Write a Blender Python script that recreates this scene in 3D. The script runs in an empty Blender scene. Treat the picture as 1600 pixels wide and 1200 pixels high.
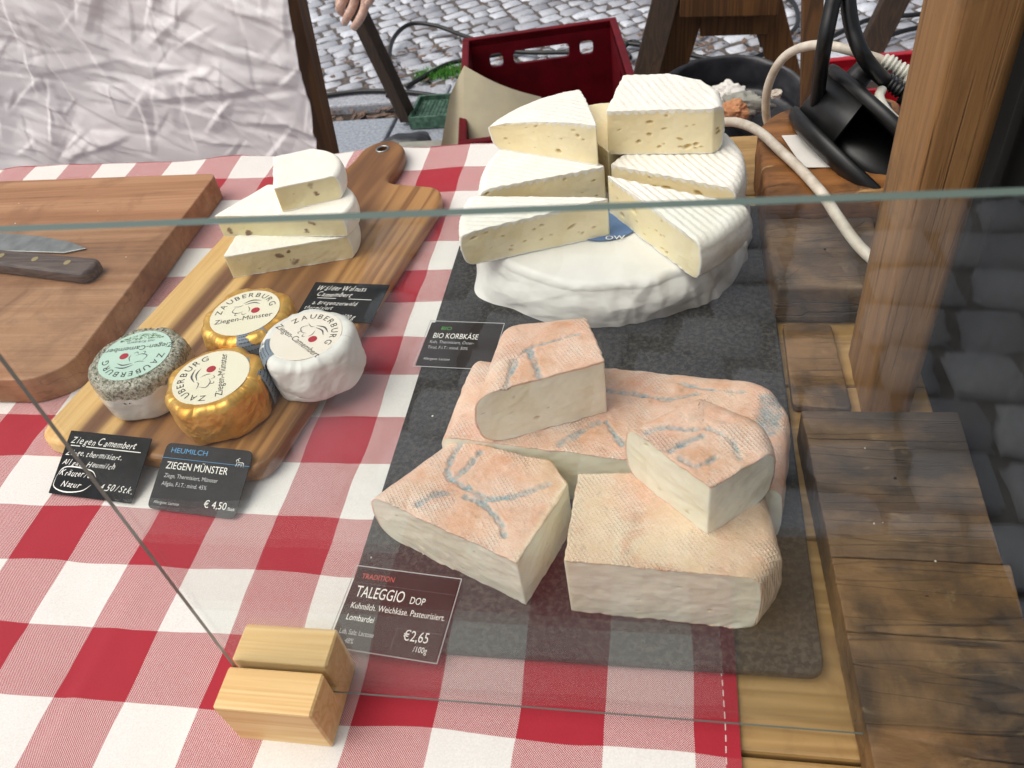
import bpy, math, random
import numpy as np
from mathutils import Matrix, Vector
from mathutils.geometry import tessellate_polygon

# ------------------------------------------------------------------ camera, world, sun, exposure
TZ = 80.0            # table height in cm; all builder coordinates are cm, z = 0 on the table top
R3 = np.array([[0.9823839526374628, 0.136240656261446, -0.12790720535536787],
               [0.0036223757398904932, -0.698212592790455, -0.7158813125514373],
               [-0.18683856131529375, 0.7028069854859299, -0.6864063615347453]])
CAM = np.array([23.40223574, -38.47740947, 46.45957661])
FPX = 1270.0
scene = bpy.context.scene
COL = scene.collection
cd = bpy.data.cameras.new('camera'); co = bpy.data.objects.new('camera', cd); COL.objects.link(co)
cd.sensor_width = 36.0; cd.lens = FPX / 1600 * 36
m = Matrix.Identity(4)
for k in range(3):
    m[k][0] = R3[0][k]; m[k][1] = -R3[1][k]; m[k][2] = -R3[2][k]
m[0][3], m[1][3], m[2][3] = CAM[0] / 100, CAM[1] / 100, (CAM[2] + TZ) / 100
co.matrix_world = m
cd.clip_start = 0.02; cd.clip_end = 200
cd.dof.use_dof = True; cd.dof.focus_distance = 0.66; cd.dof.aperture_fstop = 17
scene.camera = co

w = bpy.data.worlds.new('World'); scene.world = w; w.use_nodes = True
nt = w.node_tree; bg = nt.nodes['Background']
sky = nt.nodes.new('ShaderNodeTexSky'); sky.sky_type = 'NISHITA'; sky.sun_disc = False
SUN_ELEV, SUN_AZ = math.radians(60), math.radians(-112)
sky.sun_elevation = SUN_ELEV; sky.sun_rotation = SUN_AZ
sky.dust_density = 4; sky.ozone_density = 0.6; sky.air_density = 1
hs = nt.nodes.new('ShaderNodeHueSaturation'); hs.inputs['Saturation'].default_value = 0.35
nt.links.new(sky.outputs[0], hs.inputs['Color']); nt.links.new(hs.outputs[0], bg.inputs[0])
bg.inputs[1].default_value = 0.125
sl = bpy.data.lights.new('sun', 'SUN'); sl.energy = 1.5; sl.angle = math.radians(60); sl.color = (1.0, 0.93, 0.82)
so = bpy.data.objects.new('sun', sl); COL.objects.link(so)
sdir = Vector((math.sin(SUN_AZ) * math.cos(SUN_ELEV), math.cos(SUN_AZ) * math.cos(SUN_ELEV), math.sin(SUN_ELEV)))
so.rotation_euler = sdir.to_track_quat('Z', 'Y').to_euler(); so.location = (0, 0, 4)
vs = scene.view_settings
vs.view_transform = 'Standard'; vs.look = 'None'; vs.gamma = 1; vs.use_curve_mapping = False
vs.exposure = 0.2
scene.cycles.max_bounces = 8; scene.cycles.transparent_max_bounces = 12
scene.cycles.use_denoising = True

# ------------------------------------------------------------------ helpers
def AT(px, py, z=0.0):
    d = R3.T @ np.array([(px - 800) / FPX, (py - 600) / FPX, 1.0])
    return CAM + d * ((z - CAM[2]) / d[2])
def AY(px, py, y):
    d = R3.T @ np.array([(px - 800) / FPX, (py - 600) / FPX, 1.0])
    return CAM + d * ((y - CAM[1]) / d[1])

def lin(h):
    h = h.lstrip('#'); c = [int(h[i:i + 2], 16) / 255 for i in (0, 2, 4)]
    return tuple(x / 12.92 if x <= .04045 else ((x + .055) / 1.055) ** 2.4 for x in c) + (1.0,)

def hash3(i, j, k, seed):
    n = (i.astype(np.int64) * 374761393 + j.astype(np.int64) * 668265263 + k.astype(np.int64) * 2147483647 + seed * 974634777) & 0xffffffff
    n = ((n ^ (n >> 13)) * 1274126177) & 0xffffffff
    n = ((n ^ (n >> 16)) * 2246822519) & 0xffffffff
    n = n ^ (n >> 15)
    return (n & 0xffffff) / float(0xffffff)
def vnoise(P, scale=1.0, seed=0, octv=1):
    P = np.asarray(P, float)
    if P.shape[1] == 2: P = np.c_[P, np.zeros(len(P))]
    out = np.zeros(len(P)); amp = 1.0; tot = 0
    for o in range(octv):
        Q = P * scale; I = np.floor(Q); f = Q - I; f = f * f * (3 - 2 * f); I = I.astype(np.int64)
        v = 0
        for dx in (0, 1):
            for dy in (0, 1):
                for dz in (0, 1):
                    wgt = (f[:, 0] if dx else 1 - f[:, 0]) * (f[:, 1] if dy else 1 - f[:, 1]) * (f[:, 2] if dz else 1 - f[:, 2])
                    v = v + wgt * hash3(I[:, 0] + dx, I[:, 1] + dy, I[:, 2] + dz, seed + o)
        out += amp * (v * 2 - 1); tot += amp; amp *= .5; scale = scale * 2.03
    return out / tot
def facet(u, v, seed):
    """piecewise flat random relief with sharp creases (crumpled paper, foil)"""
    s = (u + v) * 0.36602540378; a = u + s; b = v + s
    i = np.floor(a); j = np.floor(b); fa = a - i; fb = b - j; i = i.astype(np.int64); j = j.astype(np.int64); z = np.zeros_like(i)
    h00 = hash3(i, j, z, seed); h11 = hash3(i + 1, j + 1, z, seed)
    h10 = hash3(i + 1, j, z, seed); h01 = hash3(i, j + 1, z, seed)
    up = fa > fb
    return np.where(up, h00 + (h10 - h00) * fa + (h11 - h10) * fb, h00 + (h01 - h00) * fb + (h11 - h01) * fa) * 2 - 1
def crumple(u, v, seed):
    wu = u + 0.35 * vnoise(np.c_[u, v], .6, seed + 50); wv = v + 0.35 * vnoise(np.c_[u, v], .6, seed + 51)
    r = 0
    for k, (sc, an, asp, am) in enumerate([(.5, .6, 1.8, 1.), (1.0, -.5, 2.2, .55), (1.9, .9, 1.7, .3), (3.6, .1, 1.4, .13)]):
        c, s = math.cos(an), math.sin(an)
        r = r + am * facet((wu * c + wv * s) * sc / asp, (-wu * s + wv * c) * sc, seed + k)
    return r

def empty(name, label, cat, loc, group=None, kind=None):
    o = bpy.data.objects.new(name, None); COL.objects.link(o)
    o.location = (loc[0] / 100, loc[1] / 100, (loc[2] + TZ) / 100)
    o.empty_display_size = .02
    tag(o, label, cat, group, kind)
    return o
def tag(o, label=None, cat=None, group=None, kind=None):
    if label: o['label'] = label
    if cat: o['category'] = cat
    if group: o['group'] = group
    if kind: o['kind'] = kind
    return o
def ploc(o):
    p = np.zeros(3)
    while o is not None:
        p += np.array(o.location) * 100; o = o.parent
    return p
def obj(name, V, F, mat, parent=None, smooth=True, attrs=None, mids=None, base=None):
    """V in cm in the table frame.  Top-level meshes get their origin at base (default: centre of the footprint)."""
    V = np.asarray(V, float).copy(); V[:, 2] += TZ
    if parent is not None: org = ploc(parent)
    elif base is not None: org = np.array([base[0], base[1], base[2] + TZ], float)
    else:
        org = (V.min(0) + V.max(0)) / 2; org[2] = V[:, 2].min()
    me = bpy.data.meshes.new(name)
    L = (V - org) / 100
    if isinstance(F, np.ndarray):
        nf, k = F.shape
        me.vertices.add(len(L)); me.vertices.foreach_set('co', L.astype(np.float32).ravel())
        me.loops.add(nf * k); me.loops.foreach_set('vertex_index', F.astype(np.int32).ravel())
        me.polygons.add(nf); me.polygons.foreach_set('loop_start', np.arange(0, nf * k, k, dtype=np.int32))
        me.update(calc_edges=True); me.validate()
    else:
        me.from_pydata([tuple(v) for v in L], [], [tuple(int(i) for i in f) for f in F]); me.update(); me.validate()
    if attrs:
        for an, av in attrs.items():
            av = np.asarray(av, np.float32)
            a = me.attributes.new(an, 'FLOAT', 'POINT'); a.data.foreach_set('value', av)
    if isinstance(mat, (list, tuple)):
        for q in mat: me.materials.append(q)
    else: me.materials.append(mat)
    if mids is not None: me.polygons.foreach_set('material_index', np.asarray(mids, np.int32))
    me.polygons.foreach_set('use_smooth', np.full(len(me.polygons), smooth)); me.update()
    o = bpy.data.objects.new(name, me); COL.objects.link(o)
    if parent is not None:
        o.parent = parent
    else: o.location = org / 100
    return o

class MB:
    def __init__(s): s.V = []; s.F = []
    def add(s, V, F):
        n = sum(len(v) for v in s.V); s.V.append(np.asarray(V, float)); s.F += [tuple(int(i) + n for i in f) for f in F]; return s
    def build(s, name, mat, parent=None, smooth=False, **k): return obj(name, np.vstack(s.V), s.F, mat, parent, smooth, **k)

def rpoly(pts, rad, seg=5):
    """polygon with rounded corners (ccw)"""
    out = []; n = len(pts)
    for i in range(n):
        p = np.array(pts[i], float); a = np.array(pts[i - 1], float); b = np.array(pts[(i + 1) % n], float)
        r = rad[i] if isinstance(rad, (list, tuple)) else rad
        if r <= 0: out.append(p); continue
        ua = (a - p) / np.linalg.norm(a - p); ub = (b - p) / np.linalg.norm(b - p)
        r = min(r, .49 * np.linalg.norm(a - p), .49 * np.linalg.norm(b - p))
        for t in np.linspace(0, 1, seg + 1):
            out.append((1 - t) ** 2 * (p + ua * r) + 2 * t * (1 - t) * p + t * t * (p + ub * r))
    return np.array(out)
def offs(P, d):
    """inset a ccw polygon by d"""
    e1 = P - np.roll(P, 1, 0); e2 = np.roll(P, -1, 0) - P
    n1 = np.c_[-e1[:, 1], e1[:, 0]]; n2 = np.c_[-e2[:, 1], e2[:, 0]]
    n1 /= np.linalg.norm(n1, axis=1)[:, None] + 1e-9; n2 /= np.linalg.norm(n2, axis=1)[:, None] + 1e-9
    n = n1 + n2; n /= np.linalg.norm(n, axis=1)[:, None] + 1e-9
    c = np.clip((n * n1).sum(1), .35, 1)
    return P + n * (d / c)[:, None]
def prism(P, z0, z1, bev=0.0, hole=None, seg=3, warp=None):
    P = np.asarray(P, float); n = len(P)
    rings = []
    if bev > 0:
        for t in np.linspace(0, math.pi / 2, seg + 1): rings.append((offs(P, bev * (1 - math.sin(t))), z0 + bev * (1 - math.cos(t))))
        for t in np.linspace(math.pi / 2, 0, seg + 1): rings.append((offs(P, bev * (1 - math.sin(t))), z1 - bev * (1 - math.cos(t))))
    else: rings = [(P, z0), (P, z1)]
    V = np.vstack([np.c_[r, np.full(n, z)] for r, z in rings]); F = []
    for k in range(len(rings) - 1):
        for i in range(n): F.append((k * n + i, k * n + (i + 1) % n, (k + 1) * n + (i + 1) % n, (k + 1) * n + i))
    t0 = (len(rings) - 1) * n
    if hole is None:
        F.append(tuple(range(t0, t0 + n))); F.append(tuple(range(n - 1, -1, -1)))
    else:
        h = np.asarray(hole, float); nh = len(h); b = len(V)
        V = np.vstack([V, np.c_[h, np.full(nh, z0)], np.c_[h, np.full(nh, z1)]])
        top = rings[-1][0]
        tri = tessellate_polygon([[Vector((*p, 0)) for p in top], [Vector((*p, 0)) for p in h]])
        for t in tri:
            a = [(t0 + i) if i < n else (b + nh + i - n) for i in t]; c = [i if i < n else (b + i - n) for i in t]
            pa = [V[q] for q in a]; ar = (pa[1][0] - pa[0][0]) * (pa[2][1] - pa[0][1]) - (pa[2][0] - pa[0][0]) * (pa[1][1] - pa[0][1])
            if ar < 0: a = a[::-1]; c = c[::-1]
            F.append(tuple(a)); F.append(tuple(c[::-1]))
        for i in range(nh): F.append((b + i, b + nh + i, b + nh + (i + 1) % nh, b + (i + 1) % nh))
    return V, F
def box(x0, x1, y0, y1, z0, z1, bev=.1):
    return prism([(x0, y0), (x1, y0), (x1, y1), (x0, y1)], z0, z1, bev, seg=2)
def beam(a, b, w, d, side=(1, 0, 0), bev=.3):
    """rectangular bar from a to b; w along side, d across"""
    a = np.array(a, float); b = np.array(b, float); t = b - a; L = np.linalg.norm(t); t /= L
    s = np.array(side, float); s -= t * (s @ t); s /= np.linalg.norm(s); u = np.cross(t, s)
    V, F = prism(rpoly([(-w / 2, -d / 2), (w / 2, -d / 2), (w / 2, d / 2), (-w / 2, d / 2)], bev, 2), 0, L, min(bev, .2) * .6, seg=2)
    return a + V[:, :1] * s + V[:, 1:2] * u + V[:, 2:3] * t, F
def spline(P, n):
    P = np.asarray(P, float); m_ = len(P)
    Q = np.vstack([2 * P[0] - P[1], P, 2 * P[-1] - P[-2]]); out = []
    for t in np.linspace(0, m_ - 1 - 1e-6, n):
        i = int(t); f = t - i; p0, p1, p2, p3 = Q[i], Q[i + 1], Q[i + 2], Q[i + 3]
        out.append(.5 * ((2 * p1) + (-p0 + p2) * f + (2 * p0 - 5 * p1 + 4 * p2 - p3) * f * f + (-p0 + 3 * p1 - 3 * p2 + p3) * f ** 3))
    return np.array(out)
def tube(P, r, seg=10, cap=True):
    P = np.asarray(P, float); n = len(P); r = np.full(n, r) if np.isscalar(r) else np.asarray(r, float)
    T = np.gradient(P, axis=0); T /= np.linalg.norm(T, axis=1)[:, None] + 1e-9
    up = np.array([0, 0, 1.0]) if abs(T[0][2]) < .9 else np.array([1.0, 0, 0])
    s = np.cross(T[0], up); s /= np.linalg.norm(s); V = []
    for i in range(n):
        s = s - T[i] * (s @ T[i]); s /= np.linalg.norm(s); u = np.cross(T[i], s)
        for k in range(seg):
            a = 2 * math.pi * k / seg; V.append(P[i] + r[i] * (math.cos(a) * s + math.sin(a) * u))
    F = []
    for i in range(n - 1):
        for k in range(seg): F.append((i * seg + k, i * seg + (k + 1) % seg, (i + 1) * seg + (k + 1) % seg, (i + 1) * seg + k))
    if cap: F.append(tuple(range(seg - 1, -1, -1))); F.append(tuple((n - 1) * seg + k for k in range(seg)))
    return np.array(V), F
def grid_faces(nu, nv, wrap=False):
    i, j = np.meshgrid(np.arange(nu - 1), np.arange(nv if wrap else nv - 1), indexing='ij'); i = i.ravel(); j = j.ravel(); j2 = (j + 1) % nv
    return np.c_[i * nv + j, i * nv + j2, (i + 1) * nv + j2, (i + 1) * nv + j]
def sub(V, F, keep, attrs=None):
    F = F[keep]; idx = np.unique(F); mp = np.zeros(len(V), int); mp[idx] = np.arange(len(idx))
    return V[idx], mp[F], {k: a[idx] for k, a in (attrs or {}).items()}
def frame(o, n, s):
    o = np.array(o, float); n = np.array(n, float); n /= np.linalg.norm(n)
    s = np.array(s, float); s -= n * (s @ n); s /= np.linalg.norm(s)
    return lambda V: o + V[:, :1] * s + V[:, 1:2] * np.cross(n, s) + V[:, 2:3] * n

_tx = {}
def text(s, size=1.0, sx=1.0, shear=0.0):
    """flat lettering mesh, baseline origin, cm; returns V(n,2), F, width"""
    key = (s, shear)
    if key not in _tx:
        c = bpy.data.curves.new('lettering', 'FONT'); c.body = s; c.size = 1; c.shear = shear; c.resolution_u = 3
        o = bpy.data.objects.new('lettering', c); COL.objects.link(o)
        dg = bpy.context.evaluated_depsgraph_get(); me = bpy.data.meshes.new_from_object(o.evaluated_get(dg))
        V = np.array([v.co[:2] for v in me.vertices]).reshape(-1, 2); F = [tuple(p.vertices) for p in me.polygons]
        bpy.data.objects.remove(o); bpy.data.curves.remove(c); bpy.data.meshes.remove(me); _tx[key] = (V, F)
    V, F = _tx[key]
    if len(V) == 0: return V, F, 0
    V = V * size * np.array([sx, 1.0]); return V, F, V[:, 0].max()
def scrawl(s, size, sx, seed, jit=.06):
    """handwriting: each letter slanted, jittered"""
    rnd = random.Random(seed); x = 0; Vs = []; Fs = []; n = 0
    for ch in s:
        if ch == ' ': x += size * .34 * sx; continue
        V, F, wd = text(ch, size * rnd.uniform(.92, 1.1), sx, .42)
        a = rnd.uniform(-.08, .08); ca, sa = math.cos(a), math.sin(a)
        V = np.c_[V[:, 0] * ca - V[:, 1] * sa, V[:, 0] * sa + V[:, 1] * ca]
        V = V - [V[:, 0].min(), 0]
        Vs.append(V + [x, rnd.uniform(-jit, jit) * size]); Fs += [tuple(i + n for i in f) for f in F]; n += len(V)
        x += V[:, 0].max() * .97 + .05 * size
    return np.vstack(Vs), Fs, x

# ------------------------------------------------------------------ materials
class NT:
    def __init__(s, name):
        s.m = bpy.data.materials.new(name); s.m.use_nodes = True; s.t = s.m.node_tree
        s.b = s.t.nodes['Principled BSDF']; s.out = s.t.nodes['Material Output']
        s.tc = None
    def n(s, ty, **k):
        nd = s.t.nodes.new(ty)
        for a, v in k.items(): setattr(nd, a, v)
        return nd
    def l(s, a, b): s.t.links.new(a, b)
    def set(s, sock, v):
        if hasattr(v, 'is_output'): s.l(v, sock)
        else: sock.default_value = v
    def coord(s, rot=0.0, scale=(1, 1, 1), rot3=None):
        if s.tc is None: s.tc = s.n('ShaderNodeTexCoord')
        mp = s.n('ShaderNodeMapping'); s.l(s.tc.outputs['Object'], mp.inputs[0])
        mp.vector_type = 'POINT'
        r = s.n('ShaderNodeVectorRotate', rotation_type='Z_AXIS'); s.l(s.tc.outputs['Object'], r.inputs[0]); r.inputs['Angle'].default_value = -rot
        if rot3: r.rotation_type = 'EULER_XYZ'; r.inputs['Rotation'].default_value = rot3
        s.l(r.outputs[0], mp.inputs[0]); mp.inputs['Scale'].default_value = scale
        return mp.outputs[0]
    def noise(s, vec, scale, detail=4, rough=.55, dist=0.0):
        nd = s.n('ShaderNodeTexNoise'); s.l(vec, nd.inputs['Vector']); nd.inputs['Scale'].default_value = scale
        nd.inputs['Detail'].default_value = detail; nd.inputs['Roughness'].default_value = rough; nd.inputs['Distortion'].default_value = dist
        return nd.outputs['Fac']
    def ramp(s, fac, stops, interp='LINEAR'):
        r = s.n('ShaderNodeValToRGB'); s.l(fac, r.inputs[0]); cr = r.color_ramp; cr.interpolation = interp
        while len(cr.elements) < len(stops): cr.elements.new(.5)
        for e, (p, c) in zip(cr.elements, stops):
            e.position = p; e.color = lin(c) if isinstance(c, str) else ((c, c, c, 1) if np.isscalar(c) else c)
        return r.outputs[0]
    def mix(s, fac, a, b, mode='MIX'):
        x = s.n('ShaderNodeMix', data_type='RGBA', blend_type=mode); s.set(x.inputs[0], fac)
        for sk, v in ((x.inputs[6], a), (x.inputs[7], b)): s.set(sk, lin(v) if isinstance(v, str) else v)
        return x.outputs[2]
    def math(s, op, a, b=0.0, c=0.0):
        x = s.n('ShaderNodeMath', operation=op); s.set(x.inputs[0], a); s.set(x.inputs[1], b); s.set(x.inputs[2], c); return x.outputs[0]
    def attr(s, name):
        a = s.n('ShaderNodeAttribute'); a.attribute_name = name; return a.outputs['Fac']
    def bump(s, h, strength=.3, dist=.001):
        b = s.n('ShaderNodeBump'); b.inputs['Strength'].default_value = strength; b.inputs['Distance'].default_value = dist
        s.l(h, b.inputs['Height']); s.l(b.outputs[0], s.b.inputs['Normal']); return b
    def fin(s, col=None, rough=None, **k):
        if col is not None: s.set(s.b.inputs['Base Color'], lin(col) if isinstance(col, str) else col)
        if rough is not None: s.set(s.b.inputs['Roughness'], rough)
        for a, v in k.items(): s.set(s.b.inputs[a.replace('_', ' ')], v)
        return s.m

def two(name, c1, c2, scale=60, rough=.6, bump=.2, bd=.0006, detail=5, lo=.35, hi=.65, **k):
    t = NT(name); v = t.coord(); f = t.noise(v, scale, detail)
    if bump: t.bump(t.noise(v, scale * 2.3, 6, .6), bump, bd)
    return t.fin(t.ramp(f, [(lo, c1), (hi, c2)]), rough, **k)

def wood(name, cols, rot=0.0, across=60, along=4, rough=.5, bump=.25, knots=0, zlong=False, streak=.5, wave=9, bd=.0006, dirt=None, rot3=None, pale=None, warp=0.0, cracks=0.0):
    """rot: direction of the grain in the ground plane; zlong: grain runs up"""
    t = NT(name)
    sc = (along, across, across) if not zlong else (across, across, along)
    v = t.coord(rot, sc, rot3)
    if warp:
        q = t.n('ShaderNodeTexNoise'); t.l(t.coord(rot, (1, 1, 1), rot3), q.inputs['Vector']); q.inputs['Scale'].default_value = 11; q.inputs['Detail'].default_value = 2
        a1 = t.n('ShaderNodeVectorMath', operation='SCALE'); t.l(q.outputs['Color'], a1.inputs[0]); a1.inputs['Scale'].default_value = warp
        a2 = t.n('ShaderNodeVectorMath', operation='ADD'); t.l(v, a2.inputs[0]); t.l(a1.outputs[0], a2.inputs[1]); v = a2.outputs[0]
    f1 = t.noise(v, .35, 3, .5, .6)
    w_ = t.math('SINE', t.math('MULTIPLY', f1, wave * 6.0)); w_ = t.math('MULTIPLY_ADD', w_, .5, .5)
    fine = t.noise(v, 3.2, 6, .7)
    f2 = t.noise(v, .12, 2)
    mixd = t.math('ADD', t.math('MULTIPLY', w_, .35), t.math('MULTIPLY', f2, .65))
    mixd = t.math('ADD', t.math('MULTIPLY', mixd, 1 - streak * .5), t.math('MULTIPLY', fine, streak * .5))
    col = t.ramp(mixd, cols)
    if dirt:
        g = t.coord(rot, (1, 1, 1), rot3); dn = t.ramp(t.noise(g, dirt[1], 6, .65, .4), [(dirt[2], 0.0), (dirt[3], 1.0)])
        col = t.mix(dn, col, dirt[0])
    if pale:
        pn = t.ramp(t.noise(t.coord(rot, (1, 2.2, 1)), pale[1], 6, .7, .5), [(pale[2], 0.0), (pale[3], .75)]); col = t.mix(pn, col, pale[0])
    hgt = t.math('ADD', fine, t.math('MULTIPLY', w_, .5))
    if cracks:
        vv = t.coord(rot, tuple(q * (.5 if q < 20 else 1.25) for q in sc), rot3); cn = t.noise(vv, .5, 3, .55, .1); cl_ = t.math('MULTIPLY', t.ramp(t.math('ABSOLUTE', t.math('SUBTRACT', cn, .5)), [(.0, 1.), (.012, 0.)]), t.ramp(t.noise(t.coord(rot, (1, 1, 1), rot3), 12, 3), [(.42, 0.), (.6, cracks)]))
        cn2 = t.noise(vv, 1.6, 2, .5, .1); cl2 = t.math('MULTIPLY', t.ramp(t.math('ABSOLUTE', t.math('SUBTRACT', cn2, .5)), [(.0, 1.), (.02, 0.)]), cracks * .3)
        cl_ = t.math('MAXIMUM', cl_, cl2); col = t.mix(cl_, col, '#22160c'); hgt = t.math('SUBTRACT', hgt, t.math('MULTIPLY', cl_, 1.5))
    t.bump(hgt, bump, bd)
    return t.fin(col, rough)

# gingham
t = NT('gingham_cotton'); v = t.coord(); sp = t.n('ShaderNodeSeparateXYZ'); t.l(v, sp.inputs[0])
X, Y = sp.outputs[0], sp.outputs[1]
wob = t.math('MULTIPLY', t.math('SUBTRACT', t.noise(v, 9, 2), .5), .011)
X = t.math('ADD', X, wob)
Y = t.math('ADD', Y, t.math('MULTIPLY', t.math('SUBTRACT', t.noise(t.coord(0, (1, 1.3, 1)), 7, 2), .5), .012))
rx = t.math('GREATER_THAN', t.math('FRACT', t.math('MULTIPLY', X, 10)), .5)
ry = t.math('LESS_THAN', t.math('FRACT', t.math('MULTIPLY', Y, 10)), .5)
sumr = t.math('ADD', rx, ry)
tw = t.math('FRACT', t.math('MULTIPLY', t.math('ADD', X, t.math('MULTIPLY', Y, 1.0)), 760))
tw2 = t.math('FRACT', t.math('MULTIPLY', t.math('SUBTRACT', X, Y), 760))
weave = t.math('GREATER_THAN', t.math('ADD', t.math('MULTIPLY', tw, .58), t.math('MULTIPLY', tw2, .42)), .41)
half = t.math('MULTIPLY', t.math('COMPARE', sumr, 1.0, .1), weave)
full = t.math('GREATER_THAN', sumr, 1.5)
red = t.math('MAXIMUM', half, full)
# stitched hem: red border
nz = t.noise(v, 900, 3); st = t.ramp(nz, [(.3, .86), (.7, 1.0)])
col = t.mix(red, '#e8e4de', '#a8182c')
hem = t.math('GREATER_THAN', X, .2665)
hemr = t.math('MULTIPLY', hem, t.math('GREATER_THAN', t.math('ADD', ry, .0), .5))
col = t.mix(t.math('MULTIPLY', hem, .9), col, '#a8182c')
stl = t.math('MULTIPLY', t.math('COMPARE', X, .2668, .0003), t.math('GREATER_THAN', t.math('FRACT', t.math('MULTIPLY', Y, 160)), .4))
col = t.mix(stl, col, '#d9c9c4')
col = t.mix(1.0, col, st, 'MULTIPLY')
t.bump(t.math('ADD', tw, t.math('MULTIPLY', tw2, .7)), .12, .0004)
M_gingham = t.fin(col, .85, Sheen_Weight=.15)

t = NT('slate'); v = t.coord()
f = t.noise(v, 260, 6, .7); g = t.noise(v, 14, 5, .6)
c = t.mix(t.ramp(f, [(.45, 0.), (.60, 1.)]), '#222223', '#4b4843'); c = t.mix(t.ramp(g, [(.35, .0), (.7, .55)]), c, '#2c2c2e')
t.bump(t.math('ADD', f, g), .35, .0007); M_slate = t.fin(c, .75, Specular_IOR_Level=.35)

M_board_l = wood('reddish_hardwood', [(.25, '#7f5636'), (.42, '#996b48'), (.58, '#aa7d59'), (.8, '#bd9370')], 0, 48, 1.6, .6, .3, wave=4, streak=1.0, cracks=.35, dirt=('#80573a', 14, .52, .75))
# acacia with a pale sapwood stripe
t = NT('acacia'); ang = math.radians(81.0); v = t.coord(ang, (2.2, 46, 46)); v1 = t.coord(ang, (1, 1, 1))
s1 = t.n('ShaderNodeSeparateXYZ'); t.l(v1, s1.inputs[0])
f1 = t.noise(v, .33, 3, .5, .8); w_ = t.math('MULTIPLY_ADD', t.math('SINE', t.math('MULTIPLY', f1, 46)), .5, .5)
fine = t.noise(v, 3.5, 6, .7); f2 = t.noise(v, .16, 3)
md = t.math('ADD', t.math('MULTIPLY', w_, .25), t.math('ADD', t.math('MULTIPLY', f2, .5), t.math('MULTIPLY', fine, .25)))
c = t.ramp(md, [(.25, '#54351f'), (.42, '#82582f'), (.55, '#9f7140'), (.75, '#b88a54')])
edge = t.math('ADD', s1.outputs[1], t.math('MULTIPLY', t.math('SUBTRACT', t.noise(t.coord(ang, (3, 20, 20)), .6, 3), .5), .06))
# pale bands at the left side
pal = t.ramp(t.math('MULTIPLY_ADD', edge, 4, .5), [(.0, 0.), (.66, 0.), (.69, .8), (.73, .85), (.755, .0), (.81, .0), (.84, .9), (1., .9)])
dk = t.ramp(t.math('MULTIPLY_ADD', edge, 4, .5), [(.34, 0.), (.42, .7), (.5, .15), (.6, .3), (.65, .85), (.70, 0.), (.74, 0.), (.765, .9), (.82, .8), (.85, 0.)])
c = t.mix(dk, c, '#6b4426')
c = t.mix(pal, c, t.ramp(fine, [(.3, '#d8a863'), (.7, '#edc988')]))
t.bump(fine, .15, .0004); M_acacia = t.fin(c, .42)

M_pine = wood('pine', [(.2, '#cfa163'), (.45, '#e0b97c'), (.7, '#ebcb93')], 0, 150, 4, .55, .25, wave=7, streak=.7)
M_table = wood('table_pine', [(.2, '#856539'), (.5, '#a5834f'), (.75, '#b99562')], 0, 60, 2.5, .5, .3, dirt=('#75502c', 16, .5, .8))
M_weather = wood('weathered_wood', [(.2, '#42301c'), (.42, '#6d4f2c'), (.6, '#866540'), (.8, '#a07d54')], 0, 30, 6, .6, .7, streak=.85, bd=.0014, dirt=('#352719', 10, .44, .60), wave=5, pale=('#9a8058', 26, .6, .75), warp=1.0, cracks=.9)
M_weather_dark = wood('old_dark_wood', [(.2, '#38291a'), (.45, '#604730'), (.65, '#7c6143'), (.85, '#947759')], 0, 34, 5.5, .62, .8, streak=.9, bd=.0016, dirt=('#33291f', 9, .42, .58), wave=5, pale=('#8f795b', 24, .6, .75), warp=1.0, cracks=.9)
M_block = wood('old_block_wood', [(.2, '#4d2f14'), (.42, '#7a4f26'), (.6, '#966334'), (.8, '#b38249')], 0, 34, 3.6, .55, .6, streak=.75, bd=.0012, dirt=('#472c13', 11, .48, .66), cracks=.9, warp=.8, wave=5, pale=('#c39a62', 20, .62, .7))
M_post = wood('post_wood', [(.2, '#573b20'), (.45, '#7f5a34'), (.65, '#976f43'), (.85, '#b08a5c')], 0, 60, 4, .65, .7, zlong=True, streak=.9, wave=3, cracks=.7, bd=.001, dirt=('#5a4530', 14, .55, .8))
M_darkwood = wood('dark_stained_wood', [(.2, '#1f150d'), (.6, '#3a2818'), (.9, '#523a24')], 0, 60, 3, .7, .3, zlong=True)
M_trestle = wood('brown_stained_wood', [(.2, '#3a2410'), (.5, '#5e3d1c'), (.85, '#7b532a')], 0, 60, 3, .5, .3, zlong=True)

def bloom_rind(name, c1, c2):
    t = NT(name); v = t.coord(); f = t.noise(v, 40, 5, .6); g = t.noise(v, 500, 4, .7)
    t.bump(t.math('ADD', g, t.math('MULTIPLY', f, 1.5)), .55, .001)
    return t.fin(t.ramp(f, [(.3, c1), (.7, c2)]), .85, Subsurface_Weight=.12, Subsurface_Scale=.004, Subsurface_Radius=(1, .8, .6))
M_bloom = bloom_rind('white_bloom', '#e9e5d8', '#f3f0e6')
M_bloom2 = bloom_rind('white_bloom_walnut', '#ece8da', '#f4f1e6')
def paste(name, c1, c2, pitc, sc=18, spot=None):
    t = NT(name); v = t.coord(); f = t.noise(v, sc, 5, .6); g = t.noise(v, 330, 4, .7)
    c = t.ramp(f, [(.3, c1), (.7, c2)])
    c = t.mix(t.attr('pit'), c, pitc)
    if spot: c = t.mix(t.attr('nut'), c, spot)
    t.bump(t.math('ADD', t.math('MULTIPLY', g, .5), t.noise(v, 70, 4, .6)), .2, .001)
    return t.fin(c, .4, Subsurface_Weight=.35, Subsurface_Scale=.006, Subsurface_Radius=(1, .75, .4))
M_paste = paste('korb_paste', '#ead9aa', '#f1e6c2', '#c9aa64')
M_paste_w = paste('walnut_paste', '#ddcf9f', '#e9dfb8', '#b59a60', 30, '#7f6148')
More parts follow.
